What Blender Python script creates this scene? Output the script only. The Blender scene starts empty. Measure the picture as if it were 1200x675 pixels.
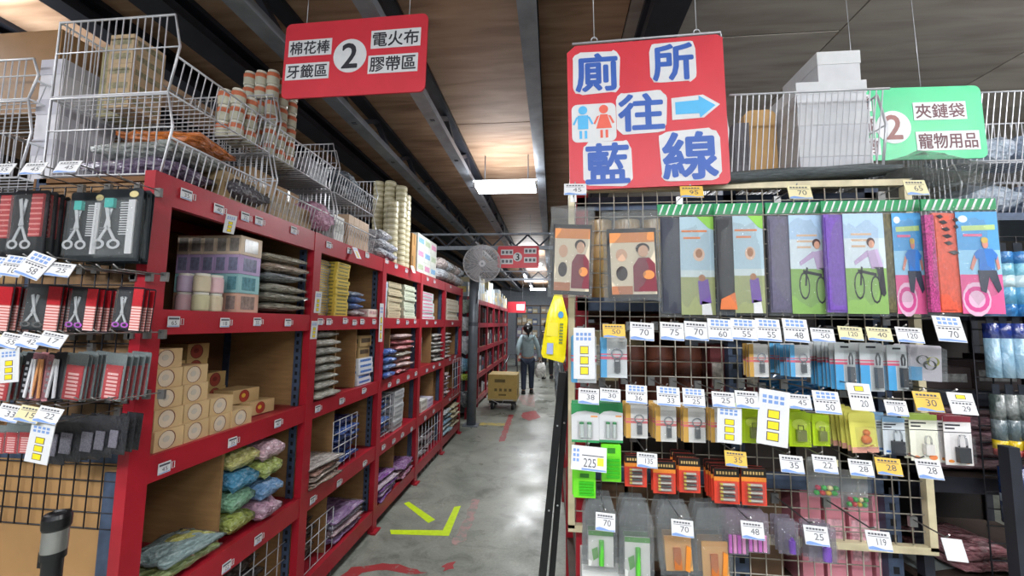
import bpy, bmesh, math, random
from mathutils import Vector, Matrix, Euler, noise
R = math.radians
random.seed(11)
S = bpy.context.scene
COL = S.collection

# ------------------------------------------------------------------ camera
FPX, EYE = 470.0, 1.6
_d = Vector((48, -42, -FPX)).normalized()          # the aisle direction seen by the camera
_u = Vector((1, -0.0135, 0)).cross(_d).normalized()  # up, with the slight roll of the hand-held shot
_x = _d.cross(_u)
CW = Matrix((_x, _d, _u))                          # camera axes -> world axes
cam = bpy.data.cameras.new('camera')
cam.sensor_width = 36.0
cam.lens = 36.0 * FPX / 1200
cam.clip_start = 0.05
cam_o = bpy.data.objects.new('camera', cam)
COL.objects.link(cam_o)
cam_o.matrix_world = Matrix.Translation((0, 0, EYE)) @ CW.to_4x4()
S.camera = cam_o
def ray(px, py): return CW @ Vector((px - 600, -(py - 337.5), -FPX))
def atY(px, py, Y): v = ray(px, py); return v * (Y / v.y) + Vector((0, 0, EYE))
def atX(px, py, X): v = ray(px, py); return v * (X / v.x) + Vector((0, 0, EYE))
def atZ(px, py, Z): v = ray(px, py); return v * ((Z - EYE) / v.z) + Vector((0, 0, EYE))

# ------------------------------------------------------------------ world, exposure
W = bpy.data.worlds.new('world'); S.world = W; W.use_nodes = True
W.node_tree.nodes['Background'].inputs[0].default_value = (0.80, 0.90, 1.0, 1)
W.node_tree.nodes['Background'].inputs[1].default_value = 0.38
S.view_settings.view_transform = 'Standard'
S.view_settings.look = 'None'
S.view_settings.gamma = 1.0
S.view_settings.exposure = 0.38
S.view_settings.use_curve_mapping = False
LAMP_W = 30.0       # watts of one twin-tube ceiling light

# ------------------------------------------------------------------ materials
def hexc(h):
    h = h.lstrip('#'); out = []
    for i in (0, 2, 4):
        c = int(h[i:i+2], 16) / 255
        out.append(c / 12.92 if c <= 0.04045 else ((c + 0.055) / 1.055) ** 2.4)
    return (*out, 1)
_M = {}
def mat(col, rough=0.5, metal=0.0, var=0.12, scale=18.0, bump=0.0, bscale=60.0, emit=0.0, spec=0.5, stretch=None, dist=0.004):
    """a procedural material: noise-varied colour, optional relief"""
    key = (col, rough, metal, var, scale, bump, bscale, emit, spec, stretch)
    if key in _M: return _M[key]
    m = bpy.data.materials.new('m_%s_%d' % (col.strip('#'), len(_M))); m.use_nodes = True
    nt = m.node_tree; N = nt.nodes; L = nt.links
    b = N['Principled BSDF']
    c = hexc(col)
    b.inputs['Base Color'].default_value = c
    b.inputs['Roughness'].default_value = rough
    b.inputs['Metallic'].default_value = metal
    b.inputs['Specular IOR Level'].default_value = spec
    if emit:
        b.inputs['Emission Color'].default_value = c; b.inputs['Emission Strength'].default_value = emit
    if var or bump:
        tc = N.new('ShaderNodeTexCoord'); src = tc.outputs['Object']
        if stretch:
            mp = N.new('ShaderNodeMapping'); mp.inputs['Scale'].default_value = stretch
            L.new(src, mp.inputs[0]); src = mp.outputs[0]
    if var:
        n = N.new('ShaderNodeTexNoise'); n.inputs['Scale'].default_value = scale; n.inputs['Detail'].default_value = 5
        L.new(src, n.inputs['Vector'])
        r = N.new('ShaderNodeValToRGB')
        r.color_ramp.elements[0].position = 0.3; r.color_ramp.elements[1].position = 0.72
        r.color_ramp.elements[0].color = (*[v * (1 - var) for v in c[:3]], 1)
        r.color_ramp.elements[1].color = (*[min(1, v * (1 + var) + var * 0.01) for v in c[:3]], 1)
        L.new(n.outputs[0], r.inputs[0]); L.new(r.outputs[0], b.inputs['Base Color'])
    if bump:
        n2 = N.new('ShaderNodeTexNoise'); n2.inputs['Scale'].default_value = bscale; n2.inputs['Detail'].default_value = 3
        L.new(src, n2.inputs['Vector'])
        bp = N.new('ShaderNodeBump'); bp.inputs['Strength'].default_value = bump; bp.inputs['Distance'].default_value = dist
        L.new(n2.outputs[0], bp.inputs['Height']); L.new(bp.outputs[0], b.inputs['Normal'])
    _M[key] = m
    return m
def film(alpha=0.22, tint='#e8eef0', bump=0.6):
    """thin clear plastic: mostly see-through, crinkled and glossy"""
    key = ('film', alpha, tint, bump)
    if key in _M: return _M[key]
    m = bpy.data.materials.new('m_film_%d' % len(_M)); m.use_nodes = True
    nt = m.node_tree; N = nt.nodes; L = nt.links
    out = N['Material Output']; b = N['Principled BSDF']
    b.inputs['Base Color'].default_value = [c*0.4 for c in hexc(tint)[:3]]+[1]; b.inputs['Roughness'].default_value = 0.1
    b.inputs['Specular IOR Level'].default_value = 1.0
    tr = N.new('ShaderNodeBsdfTransparent'); mx = N.new('ShaderNodeMixShader')
    tc = N.new('ShaderNodeTexCoord')
    n2 = N.new('ShaderNodeTexNoise'); n2.inputs['Scale'].default_value = 45; n2.inputs['Detail'].default_value = 2
    L.new(tc.outputs['Object'], n2.inputs['Vector'])
    bp = N.new('ShaderNodeBump'); bp.inputs['Strength'].default_value = bump; bp.inputs['Distance'].default_value = 0.01
    L.new(n2.outputs[0], bp.inputs['Height']); L.new(bp.outputs[0], b.inputs['Normal'])
    mx.inputs[0].default_value = alpha
    L.new(tr.outputs[0], mx.inputs[1]); L.new(b.outputs[0], mx.inputs[2]); L.new(mx.outputs[0], out.inputs[0])
    _M[key] = m
    return m
def paper(c, var=0.04): return mat(c, 0.6, var=var, scale=30)
def plast(c, rough=0.3): return mat(c, rough, var=0.06, scale=25)
def crinkle(c, rough=0.16):
    """coloured goods in creased clear film: patches of film tint over the colour, sharp creases"""
    key = ('crinkle', c, rough)
    if key in _M: return _M[key]
    m = bpy.data.materials.new('m_crinkle_%d' % len(_M)); m.use_nodes = True
    nt = m.node_tree; N = nt.nodes; L = nt.links; b = N['Principled BSDF']; b.inputs['Roughness'].default_value = rough; b.inputs['Specular IOR Level'].default_value = 0.9
    tc = N.new('ShaderNodeTexCoord'); oi = N.new('ShaderNodeObjectInfo'); ad = N.new('ShaderNodeVectorMath'); ad.operation = 'ADD'
    L.new(tc.outputs['Object'], ad.inputs[0]); L.new(oi.outputs['Location'], ad.inputs[1])
    n = N.new('ShaderNodeTexNoise'); n.inputs['Scale'].default_value = 5; n.inputs['Detail'].default_value = 6; n.inputs['Roughness'].default_value = 0.65; n.inputs['Distortion'].default_value = 0.8
    L.new(ad.outputs[0], n.inputs['Vector'])
    h = hexc(c)[:3]; r = N.new('ShaderNodeValToRGB'); e = r.color_ramp.elements
    e[0].position, e[0].color = 0.33, (*[v*0.55 for v in h], 1); e[1].position, e[1].color = 0.72, (*[v*0.62+0.30 for v in h], 1); q = e.new(0.5); q.color = (*h, 1)
    L.new(n.outputs[0], r.inputs[0]); L.new(r.outputs[0], b.inputs['Base Color'])
    v = N.new('ShaderNodeTexVoronoi'); v.inputs['Scale'].default_value = 7; L.new(ad.outputs[0], v.inputs['Vector'])
    mx = N.new('ShaderNodeMath'); mx.operation = 'MULTIPLY_ADD'; mx.inputs[1].default_value = 0.7; L.new(v.outputs['Distance'], mx.inputs[0]); L.new(n.outputs[0], mx.inputs[2])
    bp = N.new('ShaderNodeBump'); bp.inputs['Strength'].default_value = 1.0; bp.inputs['Distance'].default_value = 0.022
    L.new(mx.outputs[0], bp.inputs['Height']); L.new(bp.outputs[0], b.inputs['Normal'])
    _M[key] = m; return m
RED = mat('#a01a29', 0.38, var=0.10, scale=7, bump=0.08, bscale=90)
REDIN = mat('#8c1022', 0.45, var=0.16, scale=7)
WIRE = mat('#bdbdc2', 0.35, metal=0.25, var=0.05)
WIRED = mat('#23222a', 0.4, metal=0.3, var=0.1)
GRIDW = mat('#b3aca0', 0.4, metal=0.3, var=0.12, scale=40)
STEEL = mat('#868b93', 0.45, metal=0.3, var=0.2, scale=9)
DSTEEL = mat('#2f313b', 0.5, metal=0.3, var=0.25, scale=6)
BLUESTEEL = mat('#3f4c63', 0.5, metal=0.2, var=0.25, scale=30)
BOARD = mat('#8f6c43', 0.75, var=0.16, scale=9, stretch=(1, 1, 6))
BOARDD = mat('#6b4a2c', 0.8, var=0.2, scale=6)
CARD = mat('#b08a58', 0.8, var=0.12, scale=5)
WHITE = paper('#d2d2d4'); CREAM = paper('#d3c99f'); BLACK = mat('#0e0d11', 0.35, var=0.2)
INK = mat('#26262e', 0.7, var=0); GREY = mat('#8b8d92', 0.6, var=0.05)
BLUEP = mat('#3c74c4', 0.6, var=0); YEL = mat('#e6cf22', 0.5, var=0.05)
CHROME = mat('#c6c8cc', 0.18, metal=0.9, var=0.05)
HOLE = mat('#0a0b10', 0.9, var=0)
FILM = film(0.16); FILM2 = film(0.30, '#dfe6ea', 0.9); FILM3 = film(0.10)

# ------------------------------------------------------------------ mesh builder
class MB:
    def __init__(s): s.v = []; s.f = []; s.m = []; s.sm = []
    def add(s, verts, faces, m=0, smooth=False):
        o = len(s.v); s.v += [tuple(p) for p in verts]
        for f in faces: s.f.append([i + o for i in f]); s.m.append(m); s.sm.append(smooth)
        return s
    def box(s, lo, hi, m=0, M=None):
        x0, y0, z0 = lo; x1, y1, z1 = hi
        v = [Vector(p) for p in ((x0,y0,z0),(x1,y0,z0),(x1,y1,z0),(x0,y1,z0),(x0,y0,z1),(x1,y0,z1),(x1,y1,z1),(x0,y1,z1))]
        if M is not None: v = [M @ p for p in v]
        return s.add(v, [(0,3,2,1),(4,5,6,7),(0,1,5,4),(1,2,6,5),(2,3,7,6),(3,0,4,7)], m)
    def bar(s, a, b, w, h=None, m=0, up=(0,0,1)):
        """square bar from a to b"""
        a = Vector(a); b = Vector(b); d = (b - a)
        if d.length < 1e-6: return s
        d.normalize(); u = Vector(up)
        if abs(d.dot(u)) > 0.95: u = Vector((0, 1, 0))
        x = d.cross(u).normalized(); y = x.cross(d); h = h or w
        v = []
        for p in (a, b):
            for sx, sy in ((-1,-1),(1,-1),(1,1),(-1,1)): v.append(p + x*sx*w/2 + y*sy*h/2)
        return s.add(v, [(3,2,1,0),(4,5,6,7),(0,1,5,4),(1,2,6,5),(2,3,7,6),(3,0,4,7)], m)
    def tube(s, pts, r, n=6, m=0, closed=False, caps=True):
        pts = [Vector(p) for p in pts]; k = len(pts); rr = r if isinstance(r, (list, tuple)) else [r]*k
        v = []; prev = None
        for i, p in enumerate(pts):
            a = pts[i-1] if (i or closed) else p; b = pts[(i+1) % k] if (i < k-1 or closed) else p
            t = (b - a).normalized()
            if prev is None:
                u = Vector((0,0,1)) if abs(t.z) < 0.9 else Vector((0,1,0))
                x = t.cross(u).normalized()
            else:
                x = (prev - t * prev.dot(t))
                x = x.normalized() if x.length > 1e-5 else t.cross(Vector((0.3,0.5,0.8))).normalized()
            prev = x; y = t.cross(x)
            for j in range(n):
                q = 2*math.pi*(j+0.5)/n; v.append(p + (x*math.cos(q) + y*math.sin(q))*rr[i])
        f = []
        for i in range(k if closed else k-1):
            for j in range(n):
                a = i*n+j; b = i*n+(j+1) % n; c = ((i+1) % k)*n+(j+1) % n; d = ((i+1) % k)*n+j
                f.append((a,b,c,d))
        s.add(v, f, m, n > 4)
        if caps and not closed:
            o = len(s.v) - len(v)
            s.f.append([o+j for j in range(n)][::-1]); s.m.append(m); s.sm.append(False)
            s.f.append([o+(k-1)*n+j for j in range(n)]); s.m.append(m); s.sm.append(False)
        return s
    def cyl(s, a, b, r0, r1=None, n=12, m=0): return s.tube([a, b], [r0, r0 if r1 is None else r1], n, m)
    def lathe(s, prof, n=16, m=0, c=(0,0,0)):
        """profile of (r, z), turned about z"""
        c = Vector(c)
        for i in range(len(prof)-1):
            (r0, z0), (r1, z1) = prof[i], prof[i+1]; v = []; f = []
            for j in range(n):
                q = 2*math.pi*j/n; cs, sn = math.cos(q), math.sin(q)
                v += [c + Vector((r0*cs, r0*sn, z0)), c + Vector((r1*cs, r1*sn, z1))]
            for j in range(n): k = (j+1) % n; f.append((2*j, 2*k, 2*k+1, 2*j+1))
            s.add(v, f, m, True)
        return s
    def prism(s, poly, y0, y1, m=0, M=None):
        """polygon in (x, z), extruded from y0 to y1"""
        n = len(poly)
        v = [Vector((x, y0, z)) for x, z in poly] + [Vector((x, y1, z)) for x, z in poly]
        if M is not None: v = [M @ p for p in v]
        return s.add(v, [tuple(range(n)), tuple(range(n, 2*n))[::-1]] + [(i, i+n, (i+1) % n+n, (i+1) % n) for i in range(n)], m)
    def disc(s, cx, cz, rx, rz, y0, y1, m=0, n=16, M=None):
        return s.prism([(cx+rx*math.cos(2*math.pi*i/n), cz+rz*math.sin(2*math.pi*i/n)) for i in range(n)], y0, y1, m, M)
    def ball(s, c, r, m=0, n=10, k=6):
        c = Vector(c); r = Vector(r) if isinstance(r, (tuple, list, Vector)) else Vector((r,)*3); v = []; f = []
        for i in range(k+1):
            t = math.pi*i/k
            for j in range(n):
                q = 2*math.pi*j/n; v.append(c + Vector((r.x*math.sin(t)*math.cos(q), r.y*math.sin(t)*math.sin(q), r.z*math.cos(t))))
        for i in range(k):
            for j in range(n): f.append((i*n+j, (i+1)*n+j, (i+1)*n+(j+1) % n, i*n+(j+1) % n))
        return s.add(v, f, m, True)
    def mesh(s, name):
        me = bpy.data.meshes.new(name); me.from_pydata(s.v, [], s.f)
        me.polygons.foreach_set('material_index', s.m); me.polygons.foreach_set('use_smooth', s.sm)
        me.update(); return me
    def build(s, name, mats, parent=None, loc=None):
        return obj(name, s.mesh(name), mats, parent, loc)
def obj(name, me, mats=None, parent=None, loc=None):
    o = bpy.data.objects.new(name, me); COL.objects.link(o)
    if mats is not None:
        if not isinstance(mats, (list, tuple)): mats = [mats]
        if len(me.materials) == 0:
            for q in mats: me.materials.append(q)
        else:
            for i, q in enumerate(mats):
                o.material_slots[i].link = 'OBJECT'; o.material_slots[i].material = q
    if parent is not None: o.parent = parent
    if loc is not None: o.location = loc
    return o
def tag(o, label, cat, group=None, kind=None):
    o['label'] = label
    if cat: o['category'] = cat
    if group: o['group'] = group
    if kind: o['kind'] = kind
    return o
def thing(name, label, cat, loc=(0,0,0), rz=0, group=None):
    o = bpy.data.objects.new(name, None); COL.objects.link(o); o.empty_display_size = 0.05
    o.location = loc; o.rotation_euler = (0, 0, rz)
    return tag(o, label, cat, group)
def struct(o, label=None):
    o['kind'] = 'structure'
    if label: o['label'] = label
    return o
def dup(root, loc=None, rot=None, label=None, group=None, scale=None):
    def cp(o, par):
        c = o.copy(); COL.objects.link(c); c.parent = par
        for ch in KIDS.get(o.name, ()): cp(ch, c)
        return c
    r = cp(root, None)
    if loc is not None: r.location = loc
    if rot is not None: r.rotation_euler = rot
    if scale is not None: r.scale = scale
    if label: r['label'] = label
    if group: r['group'] = group
    return r
KIDS = {}
def remember(root):
    """note the children of a thing so that copies can be made quickly"""
    def walk(o):
        KIDS[o.name] = list(o.children)
        for c in o.children: walk(c)
    walk(root)
# ------------------------------------------------------------------ lettering (flat print made as thin mesh)
_T = {}
def glyphs(body, bold=0.0):
    k = (body, bold)
    if k in _T: return _T[k]
    c = bpy.data.curves.new('t', 'FONT'); c.body = body; c.size = 1; c.offset = bold; c.resolution_u = 3
    o = bpy.data.objects.new('t', c); COL.objects.link(o)
    dg = bpy.context.evaluated_depsgraph_get()
    me = bpy.data.meshes.new_from_object(o.evaluated_get(dg))
    v = [(p.co.x, p.co.y) for p in me.vertices]; f = [list(p.vertices) for p in me.polygons]
    bpy.data.objects.remove(o); bpy.data.curves.remove(c); bpy.data.meshes.remove(me)
    xs = [p[0] for p in v] or [0, 1]; ys = [p[1] for p in v] or [0, 1]
    x0, x1, y0, y1 = min(xs), max(xs), min(ys), max(ys)
    v = [((x-x0)/(x1-x0 or 1), (y-y0)/(y1-y0 or 1)) for x, y in v]
    _T[k] = (v, f, (x1-x0)/(y1-y0 or 1)); return _T[k]
def letters(mb, body, x0, z0, x1, z1, y, m, bold=0.0, keep=False):
    """write body into the rectangle x0..x1, z0..z1 on the plane y, facing -y"""
    v, f, asp = glyphs(body, 0.0)
    if keep:
        w = asp*(z1-z0); cx = (x0+x1)/2
        if w < x1-x0: x0, x1 = cx-w/2, cx+w/2
    e = bold*(z1-z0)*0.9      # heavier strokes: the same outline set down again a hair to each side
    for k, (sx, sz) in enumerate(((0, 0), (1, 0), (-1, 0), (0, 1), (0, -1), (.7, .7), (-.7, .7), (.7, -.7), (-.7, -.7)) if bold else ((0, 0),)):
        mb.add([(x0+(x1-x0)*a + sx*e, y-k*0.00002, z0+(z1-z0)*b + sz*e) for a, b in v], f, m)
ORD = ['first','second','third','fourth','fifth','sixth','seventh','eighth','ninth','tenth','eleventh','twelfth','thirteenth','fourteenth','fifteenth','sixteenth','seventeenth','eighteenth','nineteenth','twentieth','twenty-first','twenty-second','twenty-third','twenty-fourth']
# ================================================================== THE ROOM
CEIL = 3.28
def concrete():
    m = bpy.data.materials.new('m_concrete_floor'); m.use_nodes = True
    N = m.node_tree.nodes; L = m.node_tree.links; b = N['Principled BSDF']
    tc = N.new('ShaderNodeTexCoord')
    def nz(sc, det, rough=0.55, dist=0.0):
        n = N.new('ShaderNodeTexNoise'); n.inputs['Scale'].default_value = sc; n.inputs['Detail'].default_value = det
        n.inputs['Roughness'].default_value = rough; n.inputs['Distortion'].default_value = dist
        L.new(tc.outputs['Object'], n.inputs['Vector']); return n.outputs[0]
    def ramp(src, stops):
        r = N.new('ShaderNodeValToRGB'); e = r.color_ramp.elements
        e[0].position, e[0].color = stops[0][0], hexc(stops[0][1]); e[1].position, e[1].color = stops[-1][0], hexc(stops[-1][1])
        for p, c in stops[1:-1]:
            q = e.new(p); q.color = hexc(c)
        L.new(src, r.inputs[0]); return r.outputs[0]
    base = ramp(nz(1.7, 8, 0.62, 0.6), [(0.28, '#747870'), (0.47, '#8c9087'), (0.6, '#999c92'), (0.75, '#84877c')])
    dirt = ramp(nz(3.4, 7, 0.7, 1.4), [(0.34, '#7a7c74'), (0.5, '#ffffff')])
    fine = ramp(nz(60, 3), [(0.3, '#d8d8d4'), (0.7, '#ffffff')])
    a = N.new('ShaderNodeMix'); a.data_type = 'RGBA'; a.blend_type = 'MULTIPLY'; a.inputs[0].default_value = 0.5
    L.new(base, a.inputs[6]); L.new(dirt, a.inputs[7])
    c = N.new('ShaderNodeMix'); c.data_type = 'RGBA'; c.blend_type = 'MULTIPLY'; c.inputs[0].default_value = 0.7
    L.new(a.outputs[2], c.inputs[6]); L.new(fine, c.inputs[7])
    L.new(c.outputs[2], b.inputs['Base Color'])
    rr = N.new('ShaderNodeMapRange'); rr.inputs[1].default_value = 0.3; rr.inputs[2].default_value = 0.7
    rr.inputs[3].default_value = 0.22; rr.inputs[4].default_value = 0.5
    L.new(nz(2.3, 5), rr.inputs[0]); L.new(rr.outputs[0], b.inputs['Roughness'])
    bp = N.new('ShaderNodeBump'); bp.inputs['Strength'].default_value = 0.12; bp.inputs['Distance'].default_value = 0.01
    L.new(nz(14, 6), bp.inputs['Height']); L.new(bp.outputs[0], b.inputs['Normal'])
    return m
def plywood(name, c0, c1, c2):
    m = bpy.data.materials.new(name); m.use_nodes = True
    N = m.node_tree.nodes; L = m.node_tree.links; b = N['Principled BSDF']; b.inputs['Roughness'].default_value = 0.62
    tc = N.new('ShaderNodeTexCoord'); mp = N.new('ShaderNodeMapping'); mp.inputs['Scale'].default_value = (1.0, 7.0, 1.0)
    L.new(tc.outputs['Object'], mp.inputs[0])
    n = N.new('ShaderNodeTexNoise'); n.inputs['Scale'].default_value = 1.8; n.inputs['Detail'].default_value = 7; n.inputs['Distortion'].default_value = 0.5
    L.new(mp.outputs[0], n.inputs['Vector'])
    r = N.new('ShaderNodeValToRGB'); e = r.color_ramp.elements
    e[0].position, e[0].color = 0.3, hexc(c0); e[1].position, e[1].color = 0.72, hexc(c2); q = e.new(0.5); q.color = hexc(c1)
    L.new(n.outputs[0], r.inputs[0])
    oi = N.new('ShaderNodeObjectInfo'); mr = N.new('ShaderNodeMapRange'); mr.inputs[3].default_value = 0.82; mr.inputs[4].default_value = 1.08
    L.new(oi.outputs['Random'], mr.inputs[0])
    mx = N.new('ShaderNodeMix'); mx.data_type = 'RGBA'; mx.blend_type = 'MULTIPLY'; mx.inputs[0].default_value = 1
    L.new(r.outputs[0], mx.inputs[6]); L.new(mr.outputs[0], mx.inputs[7]); L.new(mx.outputs[2], b.inputs['Base Color'])
    return m
FLOORM = concrete()
fl = MB().box((-7, -5, -0.1), (8, 19, 0)).build('floor', FLOORM); struct(fl, 'stained grey concrete floor of the aisle')
PLY = plywood('m_plywood', '#85674f', '#a3836a', '#b89a80'); PLYG = plywood('m_plywood_grey', '#93887f', '#a89e96', '#b5aca4')
ce = MB().box((-7, -5, CEIL+0.014), (8, 19, CEIL+0.1)).build('ceiling', mat('#3a2e28', 0.8)); struct(ce, 'ceiling of brown plywood sheets over steel roof beams')
sheet = MB().box((0, 0, 0), (1.212, 2.43, 0.012)).mesh('plywood_sheet')
gsheet = sheet.copy()
for i in range(-5, 7):
    for j in range(-2, 8):
        x = 0.40 + i*1.22; y = -5 + (j+2)*2.44 + (0.9 if i % 2 else 0)
        if y > 19 or x > 7.5: continue
        g = i >= 0 and j < 3
        o = obj('plywood_sheet', gsheet if g else sheet, PLYG if g else PLY, ce, (x, y, CEIL + random.uniform(0, 0.002)))
far = MB().box((-7, 18.6, 0), (8, 18.8, CEIL)).build('wall_back', mat('#8a919a', 0.8)); struct(far, 'dim grey far wall at the end of the aisle')
lw = MB().box((-6.9, -5, 0), (-6.7, 19, CEIL)).build('wall_left', mat('#6a6158', 0.8)); struct(lw, 'plain wall of the hall beyond the left racks')
rw = MB().box((7.7, -5, 0), (7.9, 19, CEIL)).build('wall_right', mat('#6a6664', 0.8)); struct(rw, 'plain wall of the hall beyond the right racks')

# ---- steel roof beams along the aisle: two flanges joined by zigzag web bars
def roof_beam(X, z0, z1, label, wide=0.10, m=STEEL, mw=DSTEEL, y0=-4.5, y1=18.5, solid=False):
    t = thing('roof_beam', label, 'beam', (X, 0, z0), group='steel roof beams over the aisle')
    h = z1 - z0
    b = MB(); b.prism([(-wide/2, 0), (wide/2, 0), (wide/2, 0.05), (wide/2-0.008, 0.05), (wide/2-0.008, 0.012), (-wide/2+0.008, 0.012), (-wide/2+0.008, 0.05), (-wide/2, 0.05)], y0, y1)
    b.build('lower_flange', m, t)
    MB().box((-wide/2, y0, h-0.03), (wide/2, y1, h)).build('upper_flange', mw, t)
    if solid:
        MB().box((-wide*0.35, y0, 0.012), (-wide*0.35+0.02, y1, h-0.03)).build('web_plate', mw, t)
    else:
        k = 0; y = y0
        zig = MB().bar((0, 0, 0.012), (0, 0.36, h-0.03), 0.035).mesh('web_bar'); zag = MB().bar((0, 0, h-0.03), (0, 0.36, 0.012), 0.035).mesh('web_bar')
        while y < y1-0.4:
            obj('web_bar', zig if k % 2 == 0 else zag, mw, t, (0, y, 0)); y += 0.36; k += 1
    return t
ZB = 3.05
roof_beam(-1.46, ZB, CEIL, 'grey lattice roof beam running above the red rack front', 0.10)
roof_beam(-0.87, ZB, CEIL, 'grey lattice roof beam running past the red hanging sign', 0.09)
roof_beam(-0.13, ZB+0.03, CEIL, 'flat grey steel roof channel above the middle of the aisle', 0.09, solid=True)
roof_beam(0.55, ZB+0.05, CEIL, 'dark steel roof beam behind the big red restroom sign', 0.17, DSTEEL, solid=True)
roof_beam(-1.98, ZB+0.09, CEIL, 'dark wide roof beam above the wire baskets', 0.17, DSTEEL, solid=True)
roof_beam(-2.45, ZB+0.09, CEIL, 'dark roof beam at the upper left behind the cartons', 0.11, DSTEEL, solid=True)
roof_beam(-3.2, ZB+0.09, CEIL, 'dark roof beam farthest left above the white boxes', 0.2, DSTEEL, solid=True)
for Y in (6.35, 11.0):
    t = thing('cross_beam', ['grey crossbar truss above the wall fan', 'far grey crossbar truss over the deep aisle'][Y > 8], 'beam', (0, Y, 2.78))
    MB().box((-2.6, -0.03, 0), (0.5, 0.03, 0.06)).build('lower_flange', STEEL, t)
    MB().box((-2.6, -0.03, 0.24), (0.5, 0.03, 0.27)).build('upper_flange', STEEL, t)
    for k in range(8):
        MB().bar((-2.5+k*0.38, 0, 0.06), (-2.31+k*0.38, 0, 0.24), 0.025).build('web_bar', DSTEEL, t)
        MB().bar((-2.31+k*0.38, 0, 0.24), (-2.12+k*0.38, 0, 0.06), 0.025).build('web_bar', DSTEEL, t)

# ---- twin-tube ceiling lights (the same row goes on behind the camera)
TUBE = mat('#f2f8ff', 0.4, var=0, emit=7.0); LBODY = mat('#d8dde0', 0.4)
def ceiling_light(X, Y, label, z=2.93, L=0.62, Wd=0.26, p=1.0, up=0.16):
    t = thing('ceiling_light', label, 'light', (X, Y, z), group='fluorescent ceiling lights')
    MB().box((-L/2, -Wd*0.18, 0.05), (L/2, Wd*0.18, 0.085)).build('housing', LBODY, t)
    MB().box((-L/2+0.015, -Wd/2+0.004, 0.0), (L/2-0.015, Wd/2-0.004, 0.042)).build('diffuser', TUBE, t)
    for s in (-1, 1):
        MB().box((s*(L/2-0.01)-0.012, -Wd/2, 0), (s*(L/2-0.01)+0.012, Wd/2, 0.05)).build('end_cap', LBODY, t)
        MB().cyl((s*L*0.35, 0, 0.085), (s*L*0.35, 0, CEIL-z), 0.006, n=6).build('hanger', STEEL, t)
    l = bpy.data.lights.new('tube_light', 'AREA'); l.shape = 'RECTANGLE'; l.size = L; l.size_y = Wd; l.energy = LAMP_W*p; l.color = (0.93, 0.97, 1.0)
    lo = bpy.data.objects.new('tube_light', l); COL.objects.link(lo); lo.parent = t; lo.location = (0, 0, -0.006)
    for s in (-1, 1):       # bare tubes also shine sideways and up past the narrow housing
        l2 = bpy.data.lights.new('tube_uplight', 'AREA'); l2.shape = 'RECTANGLE'; l2.size = L; l2.size_y = 0.04; l2.energy = LAMP_W*p*up; l2.color = l.color
        lo = bpy.data.objects.new('tube_uplight', l2); COL.objects.link(lo); lo.parent = t; lo.location = (0, s*(Wd*0.5+0.012), 0.03); lo.rotation_euler = (math.pi - s*0.6, 0, 0)
    return t
ceiling_light(-0.47, 3.87, 'nearest glowing tube light under the aisle ceiling', p=1.3, up=0.09)
ceiling_light(-0.57, 9.3, 'second glowing tube light beneath the far red sign', p=1.5, up=0.25)
ceiling_light(-0.60, 12.6, 'smallest glowing tube light deep in the aisle', p=1.5, up=0.25)
ceiling_light(-0.60, 16.0, 'tube light at the far end of the aisle', p=1.5, up=0.25)
ceiling_light(-0.45, -1.5, 'tube light over the aisle behind the viewpoint', p=2.7, L=1.2, up=0.30)
ceiling_light(1.4, -1.2, 'tube light over the cross aisle in front of the grid panel', p=1.45, L=1.2, up=0.5)
ceiling_light(-2.4, -1.4, 'tube light over the cross aisle at left', p=2.5, L=1.2, up=0.35)
ceiling_light(-3.5, 1.3, 'added unseen tube light at left, brightening the left ceiling', p=1.2, L=1.2, up=1.0)  # lamp added out of view to lift the dark ceiling on the left
ceiling_light(3.2, 0.2, 'tube light over the neighbouring aisle at right', p=1.5, L=1.2, up=2.2)
ceiling_light(2.6, 6.6, 'tube light farther along the neighbouring aisle', p=1.4, L=1.2, up=0.30)

# ---- markings on the floor
def floor_piece(name, pts, m, z=0.0012, label=None, jag=0.0):
    P = [atZ(x, y, 0) for x, y in pts]
    if jag:
        Q = []
        for i, p in enumerate(P):
            q = P[(i+1) % len(P)]; n = max(2, int((q-p).length/0.05))
            for k in range(n): Q.append(p.lerp(q, k/n) + Vector((random.uniform(-jag, jag), random.uniform(-jag, jag), 0)))
        P = Q
    b = MB(); n = len(P)
    b.add([(p.x, p.y, z) for p in P] + [(p.x, p.y, 0.0) for p in P], [tuple(range(n)), ] + [(i, i+n, (i+1) % n+n, (i+1) % n) for i in range(n)], 0)
    return b.build(name, m)
TAPE = mat('#c8e60a', 0.5, var=0.10, scale=30)
o = floor_piece('floor_tape', [(473, 590), (479, 588), (510, 609), (502, 613)], TAPE); tag(o, 'short diagonal strip of bright yellow-green floor tape', 'tape')
o = floor_piece('floor_tape', [(457, 621), (519, 621.5), (526, 628), (458, 626)], TAPE); tag(o, 'yellow-green floor tape strip lying across the aisle', 'tape')
o = floor_piece('floor_tape', [(519, 621.5), (526, 628), (540, 593), (532.5, 594)], TAPE); tag(o, 'yellow-green floor tape strip pointing along the aisle', 'tape')
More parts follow.
